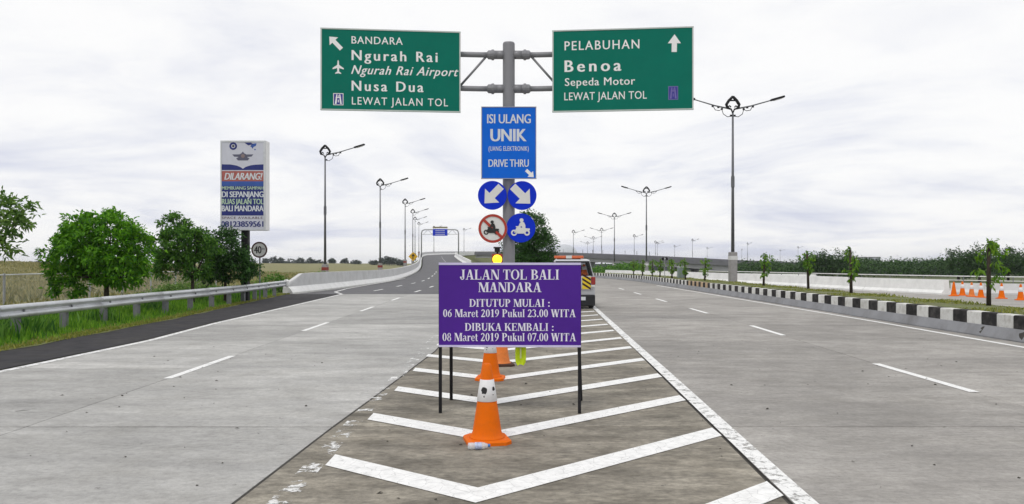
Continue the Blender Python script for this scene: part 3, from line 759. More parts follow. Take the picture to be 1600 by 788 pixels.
# low green verge strip laid just over the field edge
vs_, fs_ = [], []
yv = np.arange(-8, 43, 1.5)
for Y in yv:
    b = left_bound(Y); wob = 0.15 * math.sin(Y * 1.7) + 0.1 * math.sin(Y * 4.1)
    vs_ += [(b + 0.06 + wob * 0.6, Y, 0.012), (b - 2.0, Y, 0.02), (b - 6.0, Y, 0.012)]
for i in range(len(yv) - 1):
    for j in (0, 1):
        a = 3 * i + j; fs_.append((a, a + 3, a + 4, a + 1))
kind(MB().add(vs_, fs_).build('verge_soil', M_SOIL), 'structure')

def grass(name, pts, hts, mat, label, cat, lean=0.35, wd=0.012):
    n = len(pts)
    P = np.asarray(pts, float); H = np.asarray(hts, float)
    th = rng.uniform(0, 2 * np.pi, n); ln = rng.uniform(0.1, 1, n) * lean * H; ph = rng.uniform(0, 2 * np.pi, n)
    wv = np.stack([np.cos(th), np.sin(th), np.zeros(n)], 1) * (wd * (0.6 + rng.random(n)))[:, None]
    mid = P + np.stack([np.cos(ph) * ln * 0.35, np.sin(ph) * ln * 0.35, H * 0.6], 1)
    tip = P + np.stack([np.cos(ph) * ln, np.sin(ph) * ln, H], 1)
    V = np.stack([P - wv, P + wv, mid + wv * 0.7, mid - wv * 0.7, tip], 1).reshape(-1, 3)
    b = np.arange(n) * 5
    T = np.concatenate([np.stack([b, b + 1, b + 2], 1), np.stack([b, b + 2, b + 3], 1), np.stack([b + 3, b + 2, b + 4], 1)])
    o = mesh_np(name, V, T, mat)
    kind(o, 'stuff'); tag(o, label, cat)
    return o
# green grass round the guardrail
n = 26000
Y = rng.uniform(9, 43, n); d = np.abs(rng.normal(1.5, 0.9, n)) + 0.1
clump = (np.sin(Y * 2.3) + np.sin(Y * 5.1 + 1) + np.sin(d * 4)) * 0.16 + 0.75
X = np.array([left_bound(y) for y in Y]) - d
hh = rng.uniform(0.08, 0.42, n) * np.clip(clump * 1.25 - 0.2, 0.12, 1.3) * np.clip(d / 1.1, 0.2, 1)
grass('verge_grass', np.stack([X, Y, np.full(n, 0.0)], 1), hh, M_GRASS, 'lush green grass growing round the guardrail posts', 'grass', wd=0.014)
n = 9000
Y = rng.uniform(9, 43, n); d = np.abs(rng.normal(0.1, 0.28, n)) - 0.05
X = np.array([left_bound(y) for y in Y]) - d
grass('mown_grass', np.stack([X, Y, np.full(n, 0.0)], 1), rng.uniform(0.03, 0.1, n), M_GRASS_Y, 'short yellowish grass fringing the dark asphalt shoulder', 'grass', wd=0.012, lean=0.8)
n = 7000
cY = rng.uniform(9, 43, 60); cd_ = rng.uniform(0.9, 4.5, 60); pk = rng.integers(0, 60, n)
Y = cY[pk] + rng.normal(0, 0.3, n); d = cd_[pk] + rng.normal(0, 0.22, n)
X = np.array([left_bound(y) for y in Y]) - d
grass('tall_weeds', np.stack([X, Y, np.full(n, 0.0)], 1), rng.uniform(0.25, 0.6, n), MATS['leaves_mid'], 'taller darker weed clumps standing in the guardrail grass', 'weeds', wd=0.02, lean=0.7)
# dry grass of the field
n = 70000
d = rng.uniform(6, 75, n) ; Y = rng.uniform(14, 130, n)
X = np.array([left_bound(y) for y in Y]) - d
Z = np.array([field_h(a, b) for a, b in zip(d, Y)])
hh = rng.uniform(0.15, 0.45, n) * (0.7 + 0.4 * np.sin(X * 0.5) * np.sin(Y * 0.4))
grass('dry_grass', np.stack([X, Y, Z], 1), hh, M_GRASS_D, 'tall dry straw coloured grass covering the field beyond the fence', 'grass', wd=0.05, lean=0.6)

# ---- kerbed median on the right
KERB = lerp_path([(10.95, 8, 0), (11.02, 16, 0), (11.45, 40, 0), (11.85, 62, 0), (11.95, 74, 0), (10.25, 92, 0), (5.05, 114, 0)], 0.5)
def arc_len(P):
    d = [0]
    for a, b in zip(P[:-1], P[1:]): d.append(d[-1] + (b - a).length)
    return d
KD = arc_len(KERB)
def along(t):
    x = float(np.interp(t, KD, [p.x for p in KERB])); y = float(np.interp(t, KD, [p.y for p in KERB]))
    x2 = float(np.interp(t + 0.05, KD, [p.x for p in KERB])); y2 = float(np.interp(t + 0.05, KD, [p.y for p in KERB]))
    x1 = float(np.interp(t - 0.05, KD, [p.x for p in KERB])); y1 = float(np.interp(t - 0.05, KD, [p.y for p in KERB]))
    return Vector((x, y, 0)), math.atan2(y2 - y1, x2 - x1)
kerb = kind(MB().sweep(resamp(KERB, 110), [(0.0, -0.1), (0.0, 0.02), (0.10, 0.26), (0.42, 0.262), (0.42, -0.1)][::-1]).build('kerb', M_APRON), 'structure')
BL = 0.6
blk = MB().prism([(-BL / 2 + 0.004, -0.14), (BL / 2 - 0.004, -0.14), (BL / 2 - 0.004, 0.14), (-BL / 2 + 0.004, 0.14)], 0.26, 0.56, 0.02)
mw, mk, mo = None, None, None
t = 0.4; i = 0
protos = {}
while t < min(KD[-1] - 0.5, 96):
    p, a = along(t)
    mat = M_KW if i % 2 else M_KB
    if i % 2 and 46 < p.y < 52: mat = M_KO
    if mat.name not in protos:
        o = blk.build('kerb_block', mat, kerb); protos[mat.name] = o
    else:
        o = protos[mat.name].copy(); COL.objects.link(o)
    r = Vector((math.sin(a), -math.cos(a), 0))
    o.location = p + r * (0.26 + random.uniform(-0.006, 0.006)) + Vector((0, 0, random.uniform(-0.006, 0.006)))
    o.rotation_euler = (0, 0, a + random.uniform(-0.008, 0.008))
    t += BL; i += 1
# dark scuff lumps where the apron is broken
for y, wdt in ((18.0, 0.5), (16.6, 0.42)):
    mb = MB(); q = rng.normal(0, 1, (14, 2))
    pl = [(math.cos(k * 0.449) * wdt * 0.5 * random.uniform(0.6, 1.1), 0.14 + math.sin(k * 0.449) * 0.11 * random.uniform(0.7, 1.1)) for k in range(14)]
    mb.add([(interp([(10.97, 8), (11.02, 16), (11.45, 40)], y) + 0.0035 + z * 0.41 - 0.012, y + s, z) for s, z in pl], [tuple(range(13, -1, -1))])
    mb.build('scuff_mark', M_BED, kerb)
KR = resamp(KERB, 110)
mb = MB().sweep(KR, [(0.40, -0.2), (0.40, 0.53), (1.2, 0.55), (2.9, 0.50), (3.15, 0.0), (3.15, -0.2)][::-1])
kind(mb.build('median_soil', M_SOIL), 'structure')
n = 16000
tt = rng.uniform(0, KD[-1] - 1, n) * rng.uniform(0.2, 1, n); off = rng.uniform(0.44, 2.85, n)
P = []
for a, b in zip(tt, off):
    q, an = along(a); P.append((q.x + math.sin(an) * b, q.y - math.cos(an) * b, 0.5))
grass('median_grass', P, rng.uniform(0.03, 0.11, n) * (0.8 + 0.5 * np.sin(tt * 1.3)), M_GRASS_Y, 'patchy yellow green grass on top of the kerbed median', 'grass', wd=0.016, lean=0.8)
# service road beyond the median
kind(MB().add([(14.0, -6, 0.0), (60, -6, 0.0), (60, 30, 0), (33, 42, 0), (22, 85, 0), (14, 110, 0), (12, 100, 0), (14.2, 74, 0)], [tuple(range(8))]).build('service_road', M_CONC_R), 'structure')

# ================================================================== BARRIERS AND RAILS
# jersey wall along the ramp
def jersey(h): return [(-0.02, -0.25), (-0.02, 0.0), (-0.05, 0.12), (-0.27, 0.42 if h > 0.6 else h * 0.4), (-0.30, h), (-0.52, h), (-0.55, -0.25)]
J_lip = [(0.0, -0.1), (0.0, 0.10), (-0.06, 0.22), (-0.26, 0.45), (-0.6, 0.45), (-0.6, -0.1)]
pw = tag(empty('ramp_barrier', (-12.3, 43, 0)), 'long white concrete jersey barrier edging the climbing ramp beside the dry field', 'barrier')
pth = [Vector(p) - Vector((-12.3, 43, 0)) for p in RLn]
nseg = 0
seg_pts = resamp([Vector(p) for p in pth], 121)
def jface(h):
    return [(0.02, -0.25), (0.02, 0.08), (-0.10, 0.26), (-0.24, 0.40), (-0.30, h), (-0.52, h), (-0.58, -0.25)]
for s0 in range(0, 120, 3):
    P = seg_pts[s0:s0 + 4]
    if s0 == 0:
        hs = [0.55, 1.12, 1.15, 1.15]
        mbs = MB().sweep(P, lambda i: jface(hs[i]))
    else:
        mbs = MB().sweep(P, jface(1.15))
    fix_normals(mbs.build('barrier_segment', M_WALL, pw))
# bright whitewashed toe of the wall
MB().sweep(seg_pts, [(0.028, 0.0), (0.028, 0.085), (-0.095, 0.27), (-0.232, 0.41), (-0.25, 0.405), (-0.2, 0.0)][::-1]).build('whitewashed_toe', M_WALL_W, pw)
for k in (9, 17, 25, 33):
    p = seg_pts[k]; MB().box(p + Vector((0.29 - 0.02 + 0.05 - 0.02, 0, 0.72)) - Vector((0, 0, 0)), (0.1, 0.16, 0.08)).build('reflector', M_DARK, pw) if False else None
# right hand wall of the ramp, from the crest on
pr = tag(empty('crest_barrier', tuple(RAMP_R[3])), 'white concrete barrier on the inner side of the ramp crest', 'barrier')
P2 = [p - Vector(RAMP_R[3]) for p in RRn if p.y > 140]
P2 = resamp(P2, 61)
for s0 in range(0, 60, 4):
    fix_normals(MB().sweep(P2[s0:s0 + 5], [(-a, b) for a, b in jface(1.1)]).build('barrier_segment', M_WALL_W, pr))

# barrier on the far side of the service road
def barrier_run(name, label, pts, h, mat, seg=2.0):
    P = resamp([Vector(p) for p in pts], 200); L_ = arc_len(P)[-1]
    root = tag(empty(name, pts[0]), label, 'barrier')
    prof = [(-0.36, 0), (-0.36, 0.09), (-0.2, 0.25), (-0.13, h), (0.13, h), (0.2, 0.25), (0.36, 0.09), (0.36, 0)][::-1]
    k = int(L_ / seg); Q = resamp([Vector(p) - Vector(pts[0]) for p in pts], k + 1)
    for a, b in zip(Q[:-1], Q[1:]):
        d = (b - a).normalized() * 0.008
        fix_normals(MB().sweep([a + d, b - d], prof).build('barrier_segment', mat, root))
    return root
barrier_run('concrete_barrier', 'white concrete jersey barrier across the service road, ending at the row of cones', [(23.9, 42.2, 0), (22.3, 47.7, 0), (20.2, 68, 0), (17.5, 90, 0), (13, 106, 0)], 0.82, M_WALL_W)
barrier_run('low_barrier', 'low grey stained concrete wall behind the row of orange cones', [(33, 38.0, 0), (27.6, 42.3, 0), (25.0, 43.8, 0)], 0.6, M_WALL, 1.6)
barrier_run('far_barrier', 'pale concrete wall of the lower slip road beneath the flyover', [(34, 86, 0.0), (24, 100, 0.0), (17.5, 116, 0.0)], 0.5, M_WALL_W, 4.0)
# twin pipe railing behind it
rl = tag(empty('pipe_railing', (29.6, 44.4, 0)), 'pale twin pipe railing running behind the white jersey barrier', 'railing')
rp = [Vector(p) - Vector((29.6, 44.4, 0)) for p in [(40, 36, 0), (29.6, 44.4, 0), (25.6, 53, 0), (23.2, 66, 0), (20.5, 84, 0)]]
RP = resamp(lerp_path(rp, 2), 40)
for h in (0.68, 0.93):
    MB().tube([p + Vector((0, 0, h)) for p in RP], 0.035 if h > 0.7 else 0.025, 6).build('rail', M_WALL_W, rl, True)
for k in range(0, 40, 2):
    MB().tube([RP[k], RP[k] + Vector((0, 0, 0.93))], 0.03, 6).build('post', M_GALV_P, rl)

# guardrail on the left: W-beam on posts
GP = [(-11.05, 9.0), (-11.2, 17), (-11.3, 20.7), (-11.4, 24.7), (-11.4, 28), (-11.5, 32), (-11.9, 37.3), (-12.25, 41.5)]
gd = tag(empty('guardrail', (-11.2, 17, 0)), 'galvanised steel guardrail on grey posts in front of the roadside trees', 'guardrail')
org = Vector((-11.2, 17, 0))
gpath = resamp(lerp_path([(x, y, 0) for x, y in GP], 0.7), 60)
wprof = []
for z, o in ((0.46, 0.0), (0.475, 0.035), (0.515, 0.07), (0.555, 0.07), (0.59, 0.02), (0.615, 0.0), (0.64, 0.02), (0.675, 0.07), (0.715, 0.07), (0.755, 0.035), (0.77, 0.0)):
    wprof.append((o, z + 0.02))
wprof = wprof + [(o - 0.012, z) for o, z in wprof[::-1]]
gl = arc_len(gpath)
nb = 8
for k in range(nb):
    seg = gpath[int(k * 59 / nb):int((k + 1) * 59 / nb) + 1]
    lift = 0.004 * (k % 2)
    fix_normals(MB().sweep([p - org + Vector((lift, 0, lift)) for p in seg], wprof).build('rail', M_GALV_R, gd, True))
t = 0.6
pbox = None
while t < gl[-1]:
    x = float(np.interp(t, gl, [p.x for p in gpath])); y = float(np.interp(t, gl, [p.y for p in gpath]))
    q = Vector((x, y, 0)) - org
    if pbox is None:
        pbox = MB().box((-0.16, 0, 0.30), (0.16, 0.14, 0.82)).build('post', M_GALV_P, gd)
        bevel(pbox, 0.008, 1)
        sbox = MB().box((-0.045, 0, 0.62), (0.07, 0.12, 0.26)).build('spacer', M_GALV_P, pbox)
        MB().box((0.032, 0, 0.635), (0.02, 0.06, 0.06)).build('bolt', M_GALV_P, pbox)
        pbox.location = q
    else:
        o = copy_tree(pbox, gd); o.location = q; o.rotation_euler = (random.uniform(-0.02, 0.02), random.uniform(-0.02, 0.02), random.uniform(-0.1, 0.1))
    t += 2.0
MB().sweep([gpath[-1] - org + Vector((0, 0, 0)), gpath[-1] - org + Vector((-0.15, 0.9, 0))], [(0.03, 0.42), (0.1, 0.5), (0.1, 0.75), (0.03, 0.83), (-0.06, 0.83), (-0.06, 0.42)]).build('end_piece', M_WALL_W, gd)

# chain link fence
fx = -20.5
fn = tag(empty('chain_link_fence', (fx, 24, 0)), 'grey chain link fence between the green verge and dry field', 'fence')
def fz(y): return field_h(left_bound(y) - fx, y)
ys = [18.5, 21.6, 24.8, 28, 31, 34.2, 37.3, 40.4, 43.6, 46.8, 50, 53.2]
for y in ys:
    MB().tube([(0, y - 24, fz(y) - 0.1), (0, y - 24, fz(y) + 1.28)], 0.05, 8).build('post', M_GALV, fn)
MB().tube([(0, y - 24, fz(y) + 1.22) for y in ys], 0.03, 6).build('top_rail', M_GALV_R, fn)
mb = MB()
y = ys[0]
while y < ys[-1] - 1.2:
    for s in (0, 1):
        z0 = fz(y)
        a, b = ((y, z0 + 0.05), (y + 1.15, z0 + 1.2)) if s else ((y + 1.15, z0 + 0.05), (y, z0 + 1.2))
        mb.tube([(0.03 + 0.006 * s, a[0] - 24, a[1]), (0.03 + 0.006 * s, b[0] - 24, b[1])], 0.0035, 3, False)
    y += 0.13
kind(mb.build('wire_mesh', M_GALV, fn), 'stuff')

# ================================================================== SIGNS
SY = 21.0; S = SY / F
px0 = XY(795, SY)
post = tag(empty('sign_gantry_post', (px0, SY, 0)), 'thick grey steel T-shaped post carrying the green direction signs on four arms', 'sign post')
MB().lathe([(0.30, 0), (0.30, 0.03), (0.165, 0.035), (0.165, ZY(69, SY)), (0.15, ZY(67, SY)), (0.05, ZY(66, SY))], 24).build('post', M_POSTG, post, False)
for k in range(8):
    a = k * math.pi / 4
    MB().tube([(0.24 * math.cos(a), 0.24 * math.sin(a), 0.03), (0.24 * math.cos(a), 0.24 * math.sin(a), 0.09)], 0.02, 6).build('anchor_bolt', M_GALV, post)
zt, zb = ZY(86, SY), ZY(139, SY)
TA = math.tan(R(5.5))
ay = lambda x: -max(0, x - 0.75) * TA
for sx in (-1, 1):
    for z in (zt, zb):
        MB().tube([(sx * 0.1, 0, z), (sx * 0.36, 0, z)], 0.115, 14).build('arm_stub', M_POSTG, post, True)
        o = MB().tube([(sx * 0.36, 0, z), (sx * 0.40, 0, z), (sx * 0.405, 0, z), (sx * 0.47, 0, z), (sx * 0.475, 0, z), (sx * 0.56, 0, z), (sx * 0.60, 0, z)], [0.115, 0.12, 0.145, 0.145, 0.125, 0.12, 0.075], 14).build('flange', M_POSTG, post)
        MB().tube([(sx * 0.58, 0, z), (sx * 0.8, -0.006, z), (sx * 4.7, -0.006 - 3.9 * TA, z)], 0.075, 12).build('arm', M_POSTG, post, True)
    MB().tube([(sx * 0.62, 0, zt - 0.05), (sx * 1.33, ay(1.33), zb + 0.06)], 0.032, 8).build('brace', M_POSTG, post, True)
    MB().tube([(sx * 1.36, ay(1.36), zb + 0.06), (sx * 2.3, ay(2.3), zt - 0.06)], 0.032, 8).build('brace', M_POSTG, post, True)
    MB().tube([(sx * 2.34, ay(2.34), zt - 0.06), (sx * 3.3, ay(3.3), zb + 0.06)], 0.032, 8).build('brace', M_POSTG, post, True)

def panel(name, label, x0, x1, y0, y1, mat, rot=0.0, dist=SY - 0.22, rim=0.035, rimmat=M_RIM, pos_y=None, thick=0.05):
    s = dist / F
    cx, cy = (x0 + x1) / 2, (y0 + y1) / 2
    o = tag(empty(name, (XY(cx, dist), dist, ZY(cy, dist)), rot), label, 'sign')
    wd, h = (x1 - x0) * s, (y1 - y0) * s
    pn = MB().box((0, 0, 0), (wd, thick, h)).build('panel', mat, o); bevel(pn, 0.006, 2)
    if rim:
        for a in (-1, 1):
            MB().box((0, -thick / 2 - 0.002, a * (h / 2 - rim / 2)), (wd + 0.01, 0.02, rim)).build('frame_bar', rimmat, o)
            MB().box((a * (wd / 2 - rim / 2), -thick / 2 - 0.0025, 0), (rim, 0.018, h - 2 * rim)).build('frame_bar', rimmat, o)
    for fz_ in (-0.25, 0.25):
        MB().box((0, thick / 2 + 0.03, h * fz_), (wd * 0.92, 0.06, 0.06)).build('back_rail', M_BACK, o)
    return o, Face(o, cx, cy, s, thick / 2)

def toll_icon(f, x0, y0, x1, y1, blue, white):
    f.poly([[(x0 - 1, y0 - 1), (x1 + 1, y0 - 1), (x1 + 1, y1 + 1), (x0 - 1, y1 + 1)]], white, 0.003, 'symbol_border')
    ic = f.poly([[(x0, y0), (x1, y0), (x1, y1), (x0, y1)]], blue, 0.006, 'symbol_field')
    w_, h_ = x1 - x0, y1 - y0
    P = lambda a, b: (x0 + a * w_, y0 + b * h_)
    f.poly([[P(.10, .96), P(.30, .96), P(.40, .05), P(.28, .05)], [P(.70, .96), P(.90, .96), P(.72, .05), P(.60, .05)],
            [P(.46, .4), P(.54, .4), P(.53, .12), P(.47, .12)], [P(.45, .8), P(.55, .8), P(.54, .55), P(.46, .55)], [P(.2, .38), P(.8, .38), P(.8, .3), P(.2, .3)]], white, 0.009, 'symbol_road')

gs, f = panel('direction_sign', 'green direction sign with diagonal arrow, aeroplane symbol and five lines of lettering', 503, 719.5, 47, 174.5, M_GREEN, R(5.5), SY - 0.42)
f.poly([arrow_poly((535, 79.5), (516.5, 60.5), 6.5, 18, 10)], M_WHITE, name='arrow')
f.text('BANDARA', 550.5, 629, 59, 70.3, M_WHITE, 1.12, 0.012)
f.text('Ngurah Rai', 551, 683, 80.5, 96, M_WHITE, 1.3, 0.03)
f.text('Ngurah Rai Airport', 550, 716, 104, 117.5, M_WHITE, 1.12, 0.02, 0.35)
f.text('Nusa Dua', 551, 661, 128, 143.5, M_WHITE, 1.3, 0.03)
f.text('LEWAT JALAN TOL', 551, 699.5, 153.3, 165, M_WHITE, 1.2, 0.008)
f.poly([[(529, 98), (530, 96.5), (531, 98), (531.4, 104), (538.5, 109), (538.5, 111), (531.6, 109), (531.3, 114), (534.5, 116.6), (534.5, 118), (530, 117), (525.5, 118), (525.5, 116.6), (528.7, 114), (528.4, 109), (521.5, 111), (521.5, 109), (528.6, 104)]], M_WHITE, name='aeroplane_symbol')
toll_icon(f, 523.5, 149, 537, 165.5, M_ICONB, M_WHITE)
g2, f = panel('direction_sign', 'green direction sign with upright arrow, four lines of lettering and faded blue symbol', 863, 1081.5, 45, 174, M_GREEN, R(-5.5), SY - 0.42)
f.text('PELABUHAN', 882.5, 998.5, 63, 77, M_WHITE, 1.2, 0.012)
f.text('Benoa', 883, 970, 93, 111, M_WHITE, 1.4, 0.035)
f.text('Sepeda Motor', 883, 992, 121, 133, M_WHITE, 1.08, 0.012)
f.text('LEWAT JALAN TOL', 882, 1010, 143.5, 155.5, M_WHITE, 1.06, 0.006)
f.poly([arrow_poly((1052, 84), (1052.5, 56.5), 8, 20, 14)], M_WHITE, name='arrow')
toll_icon(f, 1044, 138, 1057, 157, M_ICONB, M_ICONL)
b1, f = panel('information_sign', 'tall rectangular blue sign with four lines of white lettering and small arrow', 752, 838, 167, 280, M_BLUE, 0, SY - 0.26, 0.02, M_GALV, thick=0.03)
f.text('ISI ULANG', 761.5, 829, 179, 193, M_WHITE2, 0.98, 0.03)
f.text('UNIK', 767, 822, 202, 221, M_WHITE2, 0.98, 0.045)
f.text('(UANG ELEKTRONIK)', 763.5, 826, 229, 236, M_WHITE2, 1.1, 0.022)
f.text('DRIVE THRU', 763.5, 826, 249.5, 261, M_WHITE2, 0.98, 0.03)
f.poly([arrow_poly((822, 266), (834, 277.3), 5, 12.5, 7.5)], M_WHITE, name='arrow')

def disc(name, label, cx, cy, r, mat, dist):
    s = dist / F
    o = tag(empty(name, (XY(cx, dist), dist, ZY(cy, dist))), label, 'sign')
    rr_ = r * s
    mb = MB().lathe([(rr_, -0.012), (rr_, 0.012)], 40)
    mb.v = [(x, z, y) for x, y, z in mb.v]; mb.f = [tuple(reversed(q)) for q in mb.f]
    p = mb.build('disc', mat, o)
    MB().box((0.0, 0.05, 0), (rr_ * 1.1, 0.05, 0.05)).build('bracket', M_GALV, o)
    return o, Face(o, cx, cy, s, 0.012)
DSY = SY - 0.24
MOTO = None
def moto(f, cx, cy, k, mat, flip=1, hole=None):
    P = lambda a, b: (cx + a * k * flip, cy + b * k)
    polys = ring_polys(P(-0.62, 0.42)[0], P(0, 0.42)[1], 0.15 * k, 0.29 * k, 18) + ring_polys(P(0.60, 0.42)[0], P(0, 0.42)[1], 0.13 * k, 0.28 * k, 18)
    polys.append([P(-0.62, 0.38), P(-0.36, -0.12), P(-0.24, -0.1), P(-0.52, 0.44)])
    polys.append([P(-0.42, -0.04), P(-0.1, -0.12), P(0.2, -0.02), P(0.86, 0.02), P(0.88, 0.18), P(0.52, 0.28), P(0.3, 0.5), P(-0.3, 0.5), P(-0.4, 0.3)])
    polys.append([P(-0.46, -0.2), P(-0.2, -0.2), P(-0.08, -0.5), P(0.1, -0.62), P(0.32, -0.56), P(0.44, -0.3), P(0.46, 0.04), P(0.16, 0.06), P(0.12, -0.2), P(-0.12, -0.1), P(-0.46, -0.1)])
    polys.append([P(-0.1, 0.02), P(0.3, 0.0), P(0.02, 0.36), P(-0.24, 0.36)])
    polys.append([tuple(q) for q in circ(P(0.08, 0)[0], P(0, -0.76)[1], 0.19 * k, 16)])
    return f.poly(polys, mat, 0.006, 'motorcycle_symbol')
o, f = disc('round_sign', 'round blue sign with white arrow pointing down left', 769.3, 305.5, 22.6, M_BLUE2, DSY)
f.poly([arrow_poly((783, 291.5), (757, 318), 11.5, 31, 17)], M_OFFW, name='arrow')
o, f = disc('round_sign', 'round blue sign with white arrow pointing down right', 815.8, 305.8, 22.6, M_BLUE2, DSY)
f.poly([arrow_poly((801, 291.5), (828.5, 318.5), 12, 32, 17)], M_OFFW, name='arrow')
o, f = disc('round_sign', 'round white prohibition sign with red ring and slash over motorcycle', 770, 357.3, 22.6, M_OFFW, DSY - 0.02)
moto(f, 768, 357.5, 13.5, M_BLACK)
f.poly(ring_polys(770, 357.3, 18.6, 22.4, 36), M_RED, 0.0045, 'ring')
f.poly([[(754.5, 345.5), (757.5, 342.5), (785.5, 369.5), (782.5, 372.5)]], M_RED, 0.016, 'slash')
o, f = disc('round_sign', 'round blue sign with white motorcycle rider symbol', 813.8, 356.3, 22.8, M_BLUE2, DSY)
moto(f, 813.5, 357, 16.5, M_OFFW)

# amber flasher on its own thin pole
FY = 20.2
fl = tag(empty('warning_light', (XY(777, FY), FY, 0)), 'glowing amber warning flasher in dark red housing beside the sign post', 'warning light')
zc = ZY(405, FY)
MB().tube([(0, 0.06, 0), (0, 0.06, zc + 0.2)], 0.025, 8).build('pole', M_DARK, fl)
MB().lathe([(0.16, 0), (0.16, 0.03), (0.05, 0.05)], 12, (0, 0.06, 0)).build('base', M_DARK, fl)
o = MB().box((0, 0.02, zc - 0.01), (0.29, 0.12, 0.30)).build('housing', M_HOUSE, fl); bevel(o, 0.03, 3)
mb = MB().lathe([(0.125, 0.0), (0.122, 0.03), (0.10, 0.06), (0.05, 0.078), (0.01, 0.082)], 20)
mb.v = [(x, -0.042 - z, zc - 0.01 + y) for x, y, z in mb.v]
fix_normals(mb.build('lens', M_AMBER, fl, True))
MB().box((0, 0.04, zc + 0.24), (0.14, 0.10, 0.10)).build('solar_cap', M_DARK, fl)
MB().box((0, 0.04, zc + 0.30), (0.2, 0.16, 0.015), Matrix.Rotation(R(12), 3, 'X')).build('solar_panel', M_DARK, fl)

# purple closure board on legs
BY = 8.75; bs = BY / F
bd = tag(empty('notice_board', (XY(796.5, BY), BY, 0), R(-1.0)), 'purple notice board with white serif lettering on thin black legs', 'notice board')
zc = ZY(476.5, BY); bw, bh = 221.5 * bs, 131.5 * bs
fr = MB().box((0, 0, zc), (bw, 0.018, bh)).build('panel', M_PURPLE, bd); bevel(fr, 0.004, 2)
MB().box((0, -0.0115, zc + bh / 2 - 0.012), (bw + 0.004, 0.006, 0.026)).build('hem', M_HEM, bd)
MB().box((0, -0.0115, zc - bh / 2 + 0.010), (bw + 0.004, 0.006, 0.022)).build('hem', M_HEM, bd)
f = Face(bd, 796.5, 476.5, bs, 0.009)
class BF(Face):
    def loc(self, x, y): return ((x - self.cx) * self.s, zc + (self.cy - y) * self.s)
f = BF(bd, 796.5, 476.5, bs, 0.009)
serif_text(f, 'JALAN TOL BALI', 718, 874, 421.5, 437, M_LETP)
serif_text(f, 'MANDARA', 747, 846, 441.5, 456.5, M_LETP)
serif_text(f, 'DITUTUP MULAI :', 733, 860, 467.5, 479.5, M_LETP)
serif_text(f, '06 Maret 2019 Pukul 23.00 WITA', 692, 899.5, 483.5, 495.5, M_LETP)
serif_text(f, 'DIBUKA KEMBALI :', 726, 866, 505, 517, M_LETP)
serif_text(f, '08 Maret 2019 Pukul 07.00 WITA', 691, 900, 520.5, 533, M_LETP)
hw = bw / 2
for sx in (-1, 1):
    o = MB().box((sx * (hw - 0.012), 0.03, (zc + bh / 2 - 0.02) / 2), (0.036, 0.034, zc + bh / 2 - 0.02)).build('leg', M_DARK, bd); bevel(o, 0.004, 1)
MB().tube([(-hw + 0.13, 0.08, zc - bh * 0.05), (-hw + 0.055, 0.88, 0)], 0.02, 8).build('leg', M_DARK, bd)
MB().tube([(hw - 0.03, 0.08, zc - bh * 0.05), (hw + 0.065, 0.86, 0)], 0.02, 8).build('leg', M_DARK, bd)
for z in (zc - bh * 0.4, zc + bh * 0.4):
    MB().box((0, 0.032, z), (bw - 0.08, 0.03, 0.03)).build('crossbar', M_DARK, bd)
# hi-vis strip hanging from the back of the board
hv = empty('hi_vis_strip', (XY(813.5, BY + 0.1), BY + 0.1, 0))
tag(hv, 'fluorescent yellow cloth strip hanging below the purple board', 'cloth')
ztop, zbot = zc - bh / 2 + 0.12, ZY(571, BY + 0.1)
mb = MB(); rows = 10; cols = 6
for sgn in (0, 1):
    vv = []
    for i in range(rows + 1):
        t = i / rows; z = ztop + (zbot - ztop) * t
        wdt = 0.062 * (1 - 0.45 * max(0, (t - 0.8) / 0.2) ** 2)
        for j in range(cols + 1):
            u = j / cols * 2 - 1
            vv.append((u * wdt, 0.012 * math.sin(u * 4 + t * 3) + (0.004 if sgn else 0), z + 0.01 * math.cos(u * 2)))
    fs = [(i * (cols + 1) + j, i * (cols + 1) + j + 1, (i + 1) * (cols + 1) + j + 1, (i + 1) * (cols + 1) + j) for i in range(rows) for j in range(cols)]
    mb.add(vv, fs if not sgn else [tuple(reversed(q)) for q in fs])
mb.build('cloth', M_HIVIS, hv, True)
MB().box((0, -0.016, (ztop + zbot) / 2 - 0.03), (0.018, 0.004, (ztop - zbot) * 0.35)).build('reflective_band', pmat('pale_reflective', (0.68, 0.74, 0.30), 0.4), hv)

# billboard
QY = 34.0; q = QY / F
bbx = XY(379.7, QY)
bb = tag(empty('billboard', (bbx, QY, 0)), 'tall white box billboard with blue and red banner on single dark pole', 'billboard')
z0, z1 = ZY(360, QY), ZY(219.5, QY); wd = 71.5 * q
o = MB().box((0, 0.27, (z0 + z1) / 2), (wd, 0.54, z1 - z0)).build('box', M_BOXW, bb); bevel(o, 0.02, 2)
MB().box((0.02, 0.27, z0 / 2 + 0.02), (0.29, 0.29, z0 + 0.04)).build('pole', M_DARK, bb)
class QF(Face):
    def loc(self, x, y): return ((x - 379.7) * q, ZY(y, QY))
f = QF(bb, 0, 0, q, 0.0)
rc = lambda a, b, c, d: [(a, b), (c, b), (c, d), (a, d)]
f.poly([rc(346.5, 222.5, 412, 358)], M_BANNER, 0.004, 'banner')
for a, b, c, d in ((344.5, 220, 415, 222.5), (344.5, 358, 415, 360), (344.5, 222.5, 346.5, 358), (412, 222.5, 415, 358)):
    f.poly([rc(a, b, c, d)], M_GALV_R, 0.02, 'frame_bar')
f.poly([[(346.5, 257), (360, 257.2), (370, 259), (376, 261.5), (379.8, 264), (384, 261), (392, 258.5), (400, 257.5), (412, 257), (412, 266), (346.5, 266)]], M_NAVY, 0.008, 'banner_scroll')
f.poly([rc(346.5, 267.5, 412, 283.5)], M_BRICK, 0.008, 'banner_red_panel')
f.text('DILARANG!', 351, 410, 270.5, 281, M_WHITE2, 0.95, 0.045, 0.25, 0.014)
f.poly([rc(346.5, 283.5, 412, 291)], M_MIDBLUE, 0.008, 'banner_blue_band')
